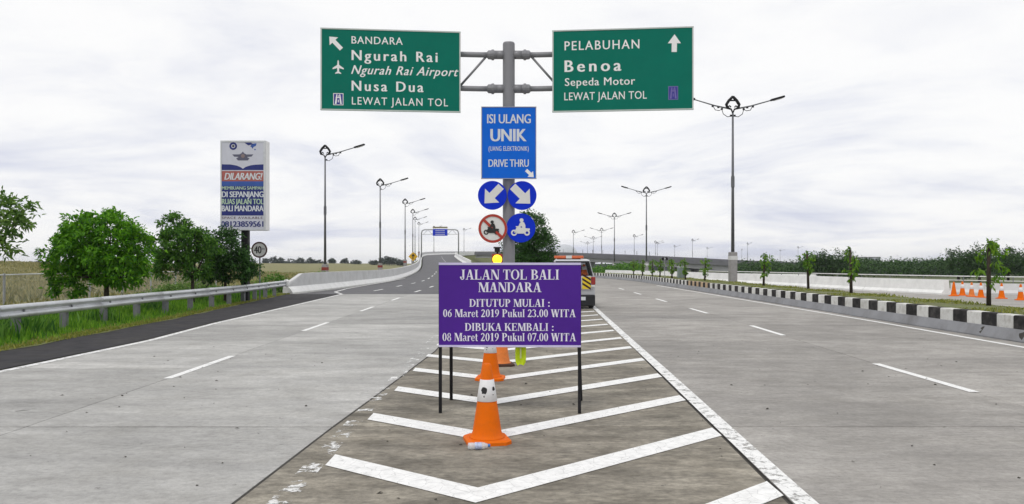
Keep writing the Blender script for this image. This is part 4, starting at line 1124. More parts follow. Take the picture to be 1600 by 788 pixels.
f.poly([rc(346.5, 291, 412, 337)], M_NAVY, 0.008, 'banner_navy_panel')
f.text('MEMBUANG SAMPAH', 347, 411.7, 291.5, 296.5, M_PALEG, 0.95, 0.03, 0, 0.014)
f.text('DI SEPANJANG', 347, 411.7, 299.5, 308.3, M_WHITE2, 0.95, 0.045, 0, 0.014)
f.text('RUAS JALAN TOL', 347, 411.7, 311, 319.3, M_PALEG, 0.95, 0.045, 0, 0.014)
f.text('BALI MANDARA', 347, 411.7, 321.5, 330.3, M_WHITE2, 0.95, 0.045, 0, 0.014)
f.text('SPACE AVAILABLE', 347, 410.5, 338.8, 342.3, M_MAROON, 1.15, 0.01, 0, 0.014)
f.text('08123859561', 345.8, 411.5, 346, 354.5, M_NAVY, 0.98, 0.045, 0, 0.014)
f.poly(ring_polys(364.5, 228.5, 3.2, 6, 20), M_NAVY, 0.008, 'emblem_ring')
f.poly([circ(364.5, 228.5, 1.8, 12)], M_BLACK, 0.009, 'emblem_dot')
f.poly([[(382, 223), (392, 223), (396, 225.5), (388, 227.5)]], M_NAVY, 0.008, 'emblem_wing')
f.poly([[(394, 225), (401, 224), (400, 228), (396, 230), (395, 233), (393, 230), (391, 229)], circ(398.5, 234, 1.2, 8)], M_MIDBLUE, 0.008, 'emblem_bird')
f.poly([[(363, 241.5), (374, 241.5), (377, 240), (379.5, 237), (382, 240), (385, 241.5), (396, 241.5), (393, 245), (386, 245.5), (390, 248), (387, 251), (372, 251), (369, 248), (373, 245.5), (366, 245)]], pmat('emblem_grey', (0.10, 0.10, 0.15), 0.5), 0.008, 'winged_emblem')
f.poly([circ(379.7, 244, 3, 14)], pmat('emblem_bronze', (0.24, 0.18, 0.18), 0.5), 0.012, 'emblem_shield')

# speed limit sign
KY = 36.0
ss, f = disc('speed_sign', 'round speed limit sign reading 40 on slim pole near the billboard', 405.3, 390.5, 12.6, M_OFFW, KY)
ss.location.z = 0; zc4 = ZY(390.5, KY)
for ch in ss.children: ch.location.z = zc4
n_before = set(bpy.data.objects)
f.poly(ring_polys(405.3, 390.5, 10.3, 12.5, 30), M_MAROON, 0.004, 'ring')
f.text('40', 397.3, 408.5, 385, 396.2, M_BLACK, 0.95, 0.03)
f.text('km', 409.3, 414, 386.5, 390.5, M_GALV_P, 1.0, 0.02)
for ch in set(bpy.data.objects) - n_before: ch.location.z = zc4
MB().tube([(0, 0.06, 0), (0, 0.06, zc4 + 0.25)], 0.035, 8).build('pole', M_GALV_P, ss)

# gantry over the ramp
GY = 205.0; gx0, gx1 = XY(658.5, GY), XY(716.5, GY)
gt = tag(empty('overhead_gantry', ((gx0 + gx1) / 2, GY, 3.0)), 'distant overhead gantry frame spanning the ramp crest', 'gantry')
hw2 = (gx1 - gx0) / 2; ht = ZY(359, GY) - 3.0
for sx in (-1, 1):
    MB().tube([(sx * hw2, 0, 0), (sx * hw2, 0, ht - 0.9), (sx * (hw2 - 0.25), 0, ht - 0.25), (sx * (hw2 - 0.9), 0, ht)], 0.16, 8).build('post', M_GALV, gt, True)
MB().tube([(-hw2 + 0.9, 0, ht), (hw2 - 0.9, 0, ht)], 0.15, 8).build('top_chord', M_GALV, gt)
MB().tube([(-hw2, 0, ht - 1.25), (hw2, 0, ht - 1.25)], 0.07, 6).build('bottom_chord', M_GALV, gt)
for k in range(8):
    x = -hw2 + 0.6 + k * (2 * hw2 - 1.2) / 8
    MB().tube([(x, 0, ht if k % 2 else ht - 1.2), (x + (2 * hw2 - 1.2) / 8, 0, ht - 1.2 if k % 2 else ht)], 0.05, 6).build('lattice_bar', M_GALV, gt)
sg = tag(empty('gantry_sign', (XY(687.7, GY - 0.3), GY - 0.3, ZY(362, GY))), 'blue sign with olive top strip hanging from the distant gantry', 'sign')
s_ = GY / F
o = MB().box((0, 0, -0.25), (23 * s_, 0.1, 10.5 * s_)).build('panel', M_BLUE2, sg)
MB().box((0, -0.01, 6.2 * s_), (23 * s_, 0.14, 2.5 * s_)).build('top_strip', pmat('olive_strip', (0.22, 0.2, 0.12), 0.6), sg)
for z in (2.0, -1.2, -4.0):
    MB().box((0, -0.056, z * s_ - 0.15), (15 * s_, 0.006, 0.8 * s_)).build('lettering_bar', M_WHITE2, sg)
# yellow diamond sign at the ramp edge
YY = 118.0
yd = tag(empty('diamond_sign', (XY(645.5, YY), YY, 0.3)), 'small yellow diamond warning sign behind the curve of the ramp barrier', 'sign')
zc5 = ZY(401, YY) - 0.3; h_ = 0.72
mb = MB().add([(0, -.02, zc5 - h_), (h_, -.02, zc5), (0, -.02, zc5 + h_), (-h_, -.02, zc5), (0, .02, zc5 - h_), (h_, .02, zc5), (0, .02, zc5 + h_), (-h_, .02, zc5)],
              [(0, 1, 2, 3), (7, 6, 5, 4), (0, 4, 5, 1), (1, 5, 6, 2), (2, 6, 7, 3), (3, 7, 4, 0)]).build('plate', pmat('sign_yellow', (0.62, 0.36, 0.01), 0.5), yd)
mb2 = MB().add([(-.1, -.026, zc5 - .4), (.06, -.026, zc5 - .4), (.06, -.026, zc5 + .05), (.3, -.026, zc5 + .05), (.0, -.026, zc5 + .42), (-.3, -.026, zc5 + .05), (-.1, -.026, zc5 + .05)], [tuple(range(7))]).build('arrow', M_BLACK, yd)
MB().tube([(0, 0.05, -0.8), (0, 0.05, zc5 + 0.3)], 0.05, 6).build('pole', M_GALV, yd)

# ================================================================== STREET LAMPS
def make_lamp(double):
    r = empty('street_lamp')
    MB().box((0, 0, 0.95), (0.46, 0.46, 2.1)).build('pedestal', M_PEDE, r)
    pd = r.children[0]; bevel(pd, 0.03, 2)
    MB().box((0, 0, 1.62), (0.48, 0.48, 0.26)).build('band', M_LIGHTB if double else M_REDB, pd)
    MB().tube([(0, 0, 2.0), (0, 0, 6.5), (0, 0, 11.0)], [0.11, 0.085, 0.06], 10).build('pole', M_LAMP, r, True)
    MB().tube([(0, 0, 6.2), (0, 0, 6.9)], 0.12, 8).build('junction_box', M_LAMP, r)
    # open diamond ornament
    z = 11.35
    pts = [(0, 0, z + 0.72), (0.26, 0, z + 0.45), (0.42, 0, z + 0.2), (0.36, 0, z - 0.02), (0.1, 0, z - 0.12), (0, 0, z - 0.35)]
    mb = MB()
    for sx in (-1, 1): mb.tube([(sx * a, b, c) for a, b, c in pts], [0.09, 0.1, 0.1, 0.09, 0.05, 0.05], 6)
    for sx in (-1, 1): mb.tube([(sx * 0.36, 0, z), (sx * 0.2, 0, z + 0.12), (sx * 0.12, 0, z + 0.02)], 0.05, 5)
    mb.prism([(-0.24, -0.05), (0.24, -0.05), (0.24, 0.05), (-0.24, 0.05)], z + 0.42, z + 0.5)
    mb.build('ornament', M_DARK, r)
    for sx in ((-1, 1) if double else (1,)):
        a = MB().tube([(sx * 0.1, 0, z - 0.1), (sx * 1.2, 0, z + 0.12), (sx * 2.6, 0, z + 0.52)], [0.055, 0.045, 0.035], 8).build('arm', M_LAMP, r, True)
        mb = MB().tube([(sx * 0.05, 0, z - 0.55), (sx * 0.35, 0, z - 0.6), (sx * 0.62, 0, z - 0.42), (sx * 0.72, 0, z - 0.12), (sx * 0.9, 0, z - 0.2), (sx * 1.15, 0, z - 0.16), (sx * 1.3, 0, z + 0.1)], 0.025, 5)
        for px_, pz_ in ((0.72, -0.1), (1.32, 0.08), (0.12, -0.52), (0.95, 0.02)):
            mb.box((sx * px_, 0, z + pz_), (0.13, 0.06, 0.12))
        mb.build('scroll_bracket', M_DARK, a)
        rot = Matrix.Rotation(R(-16 * sx), 3, 'Y')
        lum = MB().box((sx * 2.95, 0, z + 0.63), (0.95, 0.26, 0.13), rot).build('luminaire', M_DARK, a); bevel(lum, 0.04, 2)
        MB().box((sx * 2.98, 0, z + 0.555), (0.55, 0.18, 0.03), rot).build('lens', M_LIGHTB, lum)
    return r
lamp2 = make_lamp(True)
spots = [(1145, 49.7), (1010, 103), (960, 156), (940, 222), (927, 290), (918, 360)]
for i, (px, Y) in enumerate(spots):
    o = lamp2 if i == 0 else copy_tree(lamp2)
    o.location = (XY(px, Y), Y, 0.45 if i == 0 else -0.05); o.rotation_euler.z = R(random.uniform(-4, 4))
    if i == 0: tag(o, 'tall twin-arm street lamp on grey concrete pedestal on the striped-kerb median', 'street lamp', 'twin-arm lamps')
    else: tag(o, 'twin-arm street lamp in the row beyond the saplings leading to the flyover', 'street lamp', 'twin-arm lamps')
lamp1 = make_lamp(False)
spots = [(508, 65, 0), (594, 91.5, 0.1), (633, 127, 0.7), (645, 160, 1.6), (648.5, 213, 3.2), (654.5, 262, 4.4), (678, 306, 5.2), (725, 336, 5.7)]
for i, (px, Y, z) in enumerate(spots):
    o = lamp1 if i == 0 else copy_tree(lamp1)
    o.location = (XY(px, Y), Y, z - (0.35 if i < 3 else 0.6)); o.rotation_euler.z = R(-4 - i * 2)
    if i == 0: tag(o, 'single-arm street lamp with dark red pedestal band, first behind the ramp barrier', 'street lamp', 'single-arm ramp lamps')
    else: tag(o, 'single-arm street lamp farther along the row following the climbing ramp barrier', 'street lamp', 'single-arm ramp lamps')
for px, py, rz in ((896, 359, 10), (991, 366, 20), (1024, 376, 0), (1027, 378, 10), (1054, 383, 5), (1082, 373, 30), (1105, 386, -10), (1159, 389, 60), (1168, 379, 40), (1219, 390, 0), (1247, 385, 20), (1402, 398, 70), (1470, 398, 70), (793, 352, 20)):
    Y = 10.3 * F / (HZ - py) * 0.97
    o = copy_tree(lamp1); o.location = (XY(px, Y), Y, -0.46); o.rotation_euler.z = R(rz)
    tag(o, 'faint far-off single-arm street lamp standing beyond the flyover deck', 'street lamp', 'far lamps beyond the flyover')

# ================================================================== CONES
def make_cone(name, loc, label, orange, base_mat, h=0.75, bsz=0.42, marks=False, rz=0.0, group=None, sleeve=True):
    r = tag(empty(name, loc, rz), label, 'traffic cone', group)
    b = bsz / 2
    base = MB().prism([(-b, -b * .7), (-b * .7, -b), (b * .7, -b), (b, -b * .7), (b, b * .7), (b * .7, b), (-b * .7, b), (-b, b * .7)], 0.0, 0.045, 0.015).build('base', base_mat, r)
    r0, r1 = 0.148, 0.038
    rad = lambda z: r0 + (r1 - r0) * (z - 0.045) / (h - 0.045)
    prof = [(r0 + 0.03, 0.042), (r0 + 0.012, 0.055), (r0, 0.08)] + [(rad(z), z) for z in np.linspace(0.1, h - 0.012, 10)] + [(r1 - 0.006, h), (0.018, h + 0.001)]
    MB().lathe(prof, 28).build('body', orange, r, True)
    if sleeve:
        za, zb_ = h * 0.525, h * 0.80
        MB().lathe([(rad(za) + 0.002, za), (rad(za) + 0.0055, za + 0.003), (rad(zb_) + 0.0055, zb_ - 0.003), (rad(zb_) + 0.002, zb_)], 28).build('reflective_sleeve', M_SLEEVE, r, True)
        if marks:
            for a0, zc_, sw, sh in ((-122, 0.50, 0.06, 0.07), (-50, 0.515, 0.045, 0.045), (-118, 0.445, 0.012, 0.02), (-60, 0.46, 0.016, 0.008)):
                mb = MB(); npt = 12; P = []
                for k in range(npt):
                    t = 2 * math.pi * k / npt; rr_ = random.uniform(0.65, 1.1)
                    zz_ = zc_ * h / 0.75 + sh * 0.5 * math.sin(t) * rr_; an = R(a0) + sw * math.cos(t) * rr_ / 0.09 * 0.6
                    q_ = rad(zz_) + 0.0075; P.append((q_ * math.cos(an), q_ * math.sin(an), zz_))
                q_ = rad(zc_ * h / 0.75) + 0.0085; P.append((q_ * math.cos(R(a0)), q_ * math.sin(R(a0)), zc_ * h / 0.75))
                mb.add(P, [(k, (k + 1) % npt, npt) for k in range(npt)]); mb.build('sticker', M_BLACK, r)
    return r
make_cone('traffic_cone', G(761, 690), 'bright orange cone with white sleeve and black marks in front of the purple board', M_ORANGE, M_ORANGE, marks=True, rz=R(12))
make_cone('traffic_cone', (XY(766, 11.35), 11.35, 0), 'orange cone with orange base and white sleeve standing just behind the purple board', M_ORANGE, M_ORANGE, marks=True, rz=R(-5))
make_cone('traffic_cone', (XY(783, 12.9), 12.9, 0), 'dull orange cone with dark rubber base standing behind the purple board', M_ORANGE2, M_RUBBER, rz=R(8))
proto = None
for i, (px, py) in enumerate(((1492, 463), (1505.5, 462.2), (1520, 464), (1534.5, 465.2), (1567, 467), (1597, 469.5))):
    p = G(px, py); p.y += 0.1
    make_cone('traffic_cone', p, 'orange cone in the row lining up beyond the end of the white jersey barrier' if i else 'orange cone without white sleeve at the end of the white jersey barrier', M_ORANGE if i != 2 else M_ORANGE2, M_ORANGE, rz=R(random.uniform(-20, 20)), group='cones in a row on the service road', sleeve=i != 0)

# plastic bottle lying against the first cone
bt = tag(empty('plastic_bottle', (XY(748, 8.4 * 0.86), 7.24, 0.036), R(8)), 'crushed clear plastic water bottle lying at the foot of the front cone', 'bottle')
bx, by = XY(747, 7.06), 7.06
bt.location = (bx, by, 0.034)
def along_x(prof, n=14):
    m = MB().lathe(prof, n); m.v = [(z, x, y) for x, y, z in m.v]; return m
along_x([(0.02, -0.095), (0.031, -0.088), (0.032, -0.05), (0.029, -0.04), (0.032, -0.03), (0.032, 0.04), (0.030, 0.055), (0.018, 0.085), (0.012, 0.092)]).build('body', M_CLEAR, bt, True)
along_x([(0.0145, 0.09), (0.0145, 0.11), (0.010, 0.112)]).build('cap', pmat('cap_blue', (0.05, 0.18, 0.5), 0.4), bt, True)
along_x([(0.0326, -0.03), (0.0335, -0.028), (0.0335, 0.03), (0.0326, 0.032)]).build('label_wrap', pmat('bottle_wrap', (0.45, 0.5, 0.68), 0.4, var=0.4, scale=40), bt, True)
# litter specks on the pavement
mb = MB()
for k in range(170):
    if k < 60: x, y = random.uniform(-1.6, 2.2), random.uniform(5.5, 20)
    elif k < 115: x, y = random.uniform(2.8, 8), random.uniform(5.5, 16)
    else: x, y = random.uniform(-7, -2.3), random.uniform(5.5, 16)
    s = random.uniform(0.004, 0.012) if k % 5 else random.uniform(0.012, 0.022); a = random.uniform(0, 6)
    mb.add([(x + s * 1.8 * math.cos(a), y + s * 1.8 * math.sin(a), 0.004), (x - s * math.sin(a), y + s * math.cos(a), 0.012), (x - s * 1.6 * math.cos(a), y - s * 1.6 * math.sin(a), 0.004), (x + s * math.sin(a), y - s * math.cos(a), 0.004), (x, y, s * 0.9)],
           [(0, 1, 4), (1, 2, 4), (2, 3, 4), (3, 0, 4)])
lt = kind(mb.build('road_litter', pmat('leaf_litter', (0.05, 0.045, 0.035), 0.9, var=0.4, scale=20)), 'stuff')
tag(lt, 'scattered dark leaf crumbs and grit on the concrete', 'litter')

# ================================================================== VAN
VY = 28.9
vn = tag(empty('patrol_van', (2.28, VY, 0), R(-2.0)), 'silver patrol van with orange roof light bar parked behind the purple board', 'van')
def vprism(prof, hwf, name, mat, parent, bev=0.03):
    """side profile (y, z) extruded across the van; half width is a function of z"""
    n = len(prof); vs = [(-hwf(z, y), y, z) for y, z in prof] + [(hwf(z, y), y, z) for y, z in prof]
    fs = [tuple(range(n)), tuple(range(2 * n - 1, n - 1, -1))] + [(i, n + i, n + (i + 1) % n, (i + 1) % n) for i in range(n)]
    o = fix_normals(MB().add(vs, fs).build(name, mat, parent))
    if bev: bevel(o, bev, 3, 25)
    return o
hwf = lambda z, y: 0.85 if z < 1.1 else 0.85 - (z - 1.1) * 0.22
vprism([(0.02, 0.42), (4.1, 0.42), (4.15, 0.6), (4.1, 0.95), (3.3, 1.12), (3.0, 1.22), (0.02, 1.24), (-0.02, 0.9)], hwf, 'body', M_SILVER, vn, 0.05)
vprism([(0.16, 1.76), (2.5, 1.78), (2.3, 1.86), (1.2, 1.89), (0.25, 1.86), (0.12, 1.81)], lambda z, y: 0.69 - (z - 1.76) * 0.6, 'roof', M_SILVER, vn, 0.03)
for sx in (-1, 1):
    for (a, b, c, d, mt) in ((0.02, 0.14, 0.15, 0.27, M_SILVER), (1.0, 1.12, 1.05, 1.17, M_VBLACK), (2.0, 2.1, 2.0, 2.12, M_VBLACK), (3.0, 3.1, 2.38, 2.48, M_SILVER)):
        MB().add([(sx * 0.80, a, 1.22), (sx * 0.80, b, 1.22), (sx * 0.66, d, 1.79), (sx * 0.66, c, 1.79), (sx * 0.74, a, 1.22), (sx * 0.74, b, 1.22), (sx * 0.60, d, 1.79), (sx * 0.60, c, 1.79)],
                 [(0, 1, 2, 3), (7, 6, 5, 4), (0, 4, 5, 1), (1, 5, 6, 2), (2, 6, 7, 3), (3, 7, 4, 0)]).build('pillar', mt, vn)
    for (a, b, c, d) in ((0.15, 1.0, 0.28, 1.05), (1.13, 2.0, 1.18, 2.0), (2.11, 2.98, 2.13, 2.37)):
        MB().add([(sx * 0.775, a, 1.24), (sx * 0.775, b, 1.24), (sx * 0.645, d, 1.77), (sx * 0.645, c, 1.77)], [(0, 1, 2, 3)]).build('side_window', M_GLASS, vn)
MB().add([(-0.73, 0.05, 1.25), (0.73, 0.05, 1.25), (0.60, 0.19, 1.77), (-0.60, 0.19, 1.77)], [(0, 1, 2, 3)]).build('rear_window', M_GLASS, vn)
o = vn.children[-1]
for sx in (-1, 1):
    MB().tube([(sx * 0.735, 0.02, 1.25), (sx * 0.605, 0.155, 1.78)], 0.035, 6).build('window_seal', M_VBLACK, o)
MB().box((0, 0.14, 1.765), (1.24, 0.06, 0.07)).build('window_seal', M_VBLACK, o)
MB().add([(-0.73, 3.05, 1.22), (0.73, 3.05, 1.22), (0.60, 2.42, 1.79), (-0.60, 2.42, 1.79)], [(3, 2, 1, 0)]).build('windscreen', M_GLASS, vn)
for sx in (-1, 1):
    MB().box((sx * 0.35, 1.45, 1.3), (0.45, 0.12, 0.5)).build('seat', M_VBLACK, vn)
o = MB().box((0, -0.05, 0.33), (1.68, 0.2, 0.42)).build('rear_bumper', M_VBLACK, vn); bevel(o, 0.04, 3)
o = MB().box((0, 4.12, 0.42), (1.66, 0.18, 0.3)).build('front_bumper', M_VBLACK, vn); bevel(o, 0.04, 3)
MB().box((0, 2.0, 0.34), (1.5, 3.6, 0.18)).build('underbody', M_VBLACK, vn)
MB().box((0.28, -0.155, 0.40), (0.40, 0.012, 0.13)).build('number_plate', M_WHITE2, vn)
for sx in (-1, 1):
    o = MB().box((sx * 0.775, -0.02, 1.06), (0.16, 0.09, 0.30)).build('tail_light', M_TAIL, vn); bevel(o, 0.03, 3)
    MB().box((sx * 0.765, -0.035, 0.87), (0.13, 0.06, 0.07)).build('reverse_light', M_OFFW, vn)
    pnl = MB().box((sx * 0.52, -0.035, 0.98), (0.32, 0.014, 0.46)).build('reflective_panel', M_YEL, vn)
    mb = MB()
    for k in range(3):
        zz0 = 0.80 + k * 0.17
        mb.add([(sx * 0.36, -0.0445, zz0 + 0.12), (sx * 0.68, -0.0445, zz0 - 0.08), (sx * 0.68, -0.0445, zz0 + 0.0), (sx * 0.36, -0.0445, zz0 + 0.20)], [(0, 1, 2, 3) if sx > 0 else (3, 2, 1, 0)])
    mb.build('stripe', pmat('stripe_dark_red', (0.03, 0.006, 0.006), 0.5), pnl)
    o = MB().box((sx * 0.62, 4.1, 0.78), (0.3, 0.1, 0.16)).build('headlight', M_OFFW, vn); bevel(o, 0.03, 2)
    o = MB().box((sx * 0.92, 2.95, 1.26), (0.14, 0.1, 0.2)).build('wing_mirror', M_VBLACK, vn); bevel(o, 0.03, 2)
MB().box((0, -0.03, 0.74), (1.5, 0.02, 0.05)).build('tailgate_seam', M_BACK, vn)
MB().box((0, -0.045, 1.2), (0.5, 0.05, 0.05)).build('tailgate_handle', M_VBLACK, vn)
for sx in (-1, 1):
    for y in (0.72, 3.35):
        wn = empty('wheel', (sx * 0.74, y, 0.33)); wn.parent = vn
        m = along_x([(0.20, -0.1), (0.29, -0.1), (0.33, -0.07), (0.33, 0.07), (0.29, 0.1), (0.20, 0.1)], 24); m.build('tyre', M_TYRE, wn, True)
        m = along_x([(0.05, -0.105), (0.2, -0.08), (0.2, 0.08), (0.05, 0.105)], 16); m.build('rim', M_GALV, wn)
lb = MB().box((-0.12, 0.62, 1.955), (1.12, 0.28, 0.11)).build('light_bar', pmat('light_bar_orange', (0.62, 0.13, 0.04), 0.3, var=0.15, scale=5, spec=0.6), vn); bevel(lb, 0.035, 3)
MB().box((-0.12, 0.62, 1.96), (0.22, 0.29, 0.115)).build('light_bar_centre', M_OFFW, lb)
MB().box((-0.12, 0.62, 1.885), (0.9, 0.12, 0.05)).build('light_bar_mount', M_VBLACK, lb)
make_cone('traffic_cone', (2.28 + 0.47, VY + 0.42, 1.245), 'small orange and white cone seen through the van rear window', M_ORANGE, M_ORANGE, h=0.44, bsz=0.26)

# ================================================================== FLYOVER AND FAR BUILDINGS
fo = Vector((44, 185, 0))
fly = tag(empty('flyover_bridge', fo), 'long low grey concrete flyover sloping down behind the lamp posts', 'bridge')
FP = [(-6, 290, 6.1), (15, 262, 5.55), (30, 232, 4.6), (43, 205, 3.55), (56, 182, 2.45), (72, 160, 1.5), (90, 140, 0.9)]
FPs = resamp([p - fo for p in lerp_path(FP, 6)], 60)
fix_normals(MB().sweep(FPs, [(0.0, -1.15), (0.0, 0.0), (0.35, 0.0), (0.4, -0.9), (9.6, -0.9), (9.65, 0), (10, 0), (10, -1.15)]).build('deck', M_BDECK, fly))
fix_normals(MB().sweep(FPs, [(0.5, -2.25), (0.5, -1.15), (9.5, -1.15), (9.5, -2.25), (8.7, -2.25), (8.7, -1.6), (1.3, -1.6), (1.3, -2.25)]).build('girders', M_BGIRD, fly))
fix_normals(MB().sweep(FPs, [(-0.16, -1.2), (-0.16, -1.05), (0.02, -1.05), (0.02, -1.2)]).build('drip_moulding', M_WALL, fly))
for k in range(4, 60, 8):
    p = FPs[k]; d = FPs[min(k + 1, 59)] - FPs[k - 1]; d.z = 0; d.normalize(); r = Vector((d.y, -d.x, 0)); ang = math.atan2(r.y, r.x)
    if p.z < 2.0: continue
    c = p + r * 5; rot = Matrix.Rotation(ang, 3, 'Z')
    MB().box((c.x, c.y, p.z - 2.55), (9.6, 1.6, 0.6), rot).build('pier_cap', M_BGIRD, fly)
    for o_ in (-3, 3):
        q_ = c + r * o_
        MB().box((q_.x, q_.y, (p.z - 2.85 - 0.5) / 2), (1.5, 1.3, p.z - 2.85 + 0.5), rot).build('pier', M_BGIRD, fly)
for k in range(6, 30):
    p = FPs[k]
    MB().box((p.x, p.y, p.z + 0.55), (0.12, 0.12, 1.1)).build('railing_post', M_BDECK, fly) if k % 2 else None
# second carriageway behind it, its deck made solid and dark as painted shade
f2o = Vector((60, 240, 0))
fly2 = tag(empty('viaduct', f2o), 'lower viaduct coloured dark as the shade in the gap beneath the flyover deck', 'bridge')
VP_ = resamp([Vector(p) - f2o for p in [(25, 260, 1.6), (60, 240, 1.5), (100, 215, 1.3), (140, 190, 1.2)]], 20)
fix_normals(MB().sweep(VP_, [(0, -2.0), (0, 0), (0.3, 0), (0.3, -0.5), (9, -0.5), (9, -2.0)]).build('deck', pmat('shade_tinted_concrete', (0.075, 0.08, 0.10), 0.85, coords='World', scale=0.4), fly2))  # dark blue-grey carries the shade under the flyover in its colour
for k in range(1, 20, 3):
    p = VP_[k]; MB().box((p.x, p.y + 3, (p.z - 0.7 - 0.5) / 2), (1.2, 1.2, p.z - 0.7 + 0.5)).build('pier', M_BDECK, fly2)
# domed hall
DY = 520.0
dm = tag(empty('domed_hall', (XY(882, DY), DY, -0.4)), 'pale grey domed hall far behind the flyover', 'building')
mb = MB().lathe([(9, 0), (9, 6.5)], 24); mb.build('wall', M_DOME, dm)
zt_ = ZY(382, DY) + 0.4
MB().lathe([(9.4, 6.5)] + [(9.4 * math.cos(t), 6.5 + (zt_ - 6.5) * math.sin(t)) for t in np.linspace(0.05, 1.5, 8)], 24).build('roof', M_DOME, dm, True)
for k in range(10):
    a = -math.pi / 2 + (k - 4.5) * 0.22
    MB().box((9.02 * math.cos(a), 9.02 * math.sin(a), 4.6), (0.9, 0.2, 2.0), Matrix.Rotation(a + math.pi / 2, 3, 'Z')).build('window', M_PANE, dm)
# low office block behind the mangroves
OY = 420.0
ob = tag(empty('office_block', (XY(1358, OY), OY, -0.4)), 'low grey flat-roofed building showing above the mangrove tree line', 'building')
zo = ZY(402.5, OY) + 0.4
for sx, wd_ in ((-1, 4.2), (1, 4.2)):
    MB().box((sx * 2.6, 0, zo / 2), (wd_, 6, zo)).build('wall', M_DOME, ob)
    MB().box((sx * 2.6, 0, zo + 0.15), (wd_ + 0.5, 6.5, 0.3)).build('roof', M_BDECK, ob)
    for k in range(4):
        MB().box((sx * 2.6 - 1.5 + k, -3.02, zo - 1.1), (0.6, 0.1, 0.9)).build('window', M_PANE, ob)
MB().box((0, 0.5, zo / 2 - 0.2), (1.2, 4, zo - 0.4)).build('link_wing', M_BDECK, ob)

# utility cabinet and small signal board on the median
c_ = tag(empty('utility_cabinet', (XY(1064, 62) , 62, 0.5)), 'small grey green utility cabinet on the median near the saplings', 'cabinet')
o = MB().box((0, 0, 0.45), (0.55, 0.4, 0.9)).build('body', pmat('cabinet_paint', (0.22, 0.27, 0.26), 0.5), c_); bevel(o, 0.02, 2)
MB().box((0, 0, 0.93), (0.62, 0.46, 0.06)).build('lid', M_GALV_R, c_)
MB().box((0, -0.206, 0.45), (0.46, 0.012, 0.76)).build('door', pmat('cabinet_door', (0.17, 0.21, 0.2), 0.5), c_)
c_ = tag(empty('signal_board', (XY(1038.5, 64), 64, 0.5)), 'small dark twin-disc signal board on slender post by the median', 'sign')
MB().tube([(0, 0, 0), (0, 0, 1.75)], 0.03, 6).build('post', M_GALV, c_)
for sx in (-1, 1):
    mb = MB().lathe([(0.13, -0.03), (0.13, 0.03)], 14); mb.v = [(x + sx * 0.14, z - 0.05, y + 1.6) for x, y, z in mb.v]; fix_normals(mb.build('disc', M_DARK, c_))
mb = MB().lathe([(0.06, -0.01), (0.06, 0.01)], 10); mb.v = [(x, z - 0.1, y + 1.6) for x, y, z in mb.v]; fix_normals(mb.build('lens', M_WHITE2, c_))

# ================================================================== TREES
def leaves(pos, dirs, ln, wd, mat, name, parent, droop=0.25):
    n = len(pos)
    D = dirs / (np.linalg.norm(dirs, axis=1, keepdims=True) + 1e-9)
    up = np.tile([0, 0, 1.0], (n, 1)) + rng.normal(0, 0.6, (n, 3))
    Sx = np.cross(D, up); Sx /= (np.linalg.norm(Sx, axis=1, keepdims=True) + 1e-9)
    Nn = np.cross(Sx, D)
    ln = ln[:, None]; wd = wd[:, None]
    mid = pos + D * ln * 0.45
    tip = pos + D * ln - np.array([0, 0, 1.0]) * ln * droop
    V = np.stack([pos, mid + Sx * wd * 0.5 + Nn * wd * 0.15, tip, mid - Sx * wd * 0.5 + Nn * wd * 0.15], 1).reshape(-1, 3)
    b = np.arange(n) * 4
    T = np.concatenate([np.stack([b, b + 1, b + 2], 1), np.stack([b, b + 2, b + 3], 1)])
    return mesh_np(name, V, T, mat, parent)
def rand_dirs(n):
    v = rng.normal(0, 1, (n, 3)); return v / np.linalg.norm(v, axis=1, keepdims=True)
def crown(blobs, clumps, per, size, mat, parent, name='crown', shell=0.55, spread=0.16, low=-0.9):
    P, Dd = [], []
    wts = np.array([b[3] * b[4] * b[5] for b in blobs]) ** 0.7; wts /= wts.sum()
    for (cx, cy, cz, rx, ry, rz), wt in zip(blobs, wts):
        k = max(3, int(clumps * wt)); u = rand_dirs(k); u[:, 2] = np.where(u[:, 2] < low, -u[:, 2], u[:, 2])
        rad = shell + (1 - shell) * rng.random(k) ** 0.6
        rad *= 1 + 0.17 * np.sin(u[:, 0] * 7 + cx * 3) * np.cos(u[:, 2] * 6 + cz) + rng.normal(0, 0.08, k)
        c = np.array([cx, cy, cz]) + u * rad[:, None] * np.array([rx, ry, rz])
        for a, o_ in zip(c, u):
            q_ = a + rng.normal(0, spread, (per, 3)) * np.array([1, 1, 0.7])
            P.append(q_); Dd.append(o_ * 0.55 + rand_dirs(per) * 0.8 + np.array([0, 0, 0.1]))
    P = np.concatenate(P); Dd = np.concatenate(Dd); n = len(P)
    return leaves(P, Dd, size * rng.uniform(0.6, 1.3, n), size * 0.42 * rng.uniform(0.7, 1.3, n), mat, name, parent)
def branchy(parent, base_r, fork_z, tips, lean=(0, 0), name='trunk'):
    mb = MB()
    fk = Vector((lean[0], lean[1], fork_z))
    mb.tube([(0, 0, -0.1), (lean[0] * 0.3, lean[1] * 0.3, fork_z * 0.5), fk], [base_r * 1.25, base_r, base_r * 0.85], 8)
    for t in tips:
        t = Vector(t); m_ = fk.lerp(t, 0.5) + Vector((random.uniform(-.1, .1), random.uniform(-.1, .1), 0.08))
        mb.tube([fk - Vector((0, 0, 0.05)), m_, t], [base_r * 0.6, base_r * 0.38, base_r * 0.12], 6)
        for _ in range(2):
            e = t + Vector((random.uniform(-.45, .45), random.uniform(-.45, .45), random.uniform(0.0, .45)))
            mb.tube([m_, m_.lerp(e, 0.6), e], [base_r * 0.26, base_r * 0.16, base_r * 0.05], 5)
    return mb.build(name, M_BARK, parent, True)
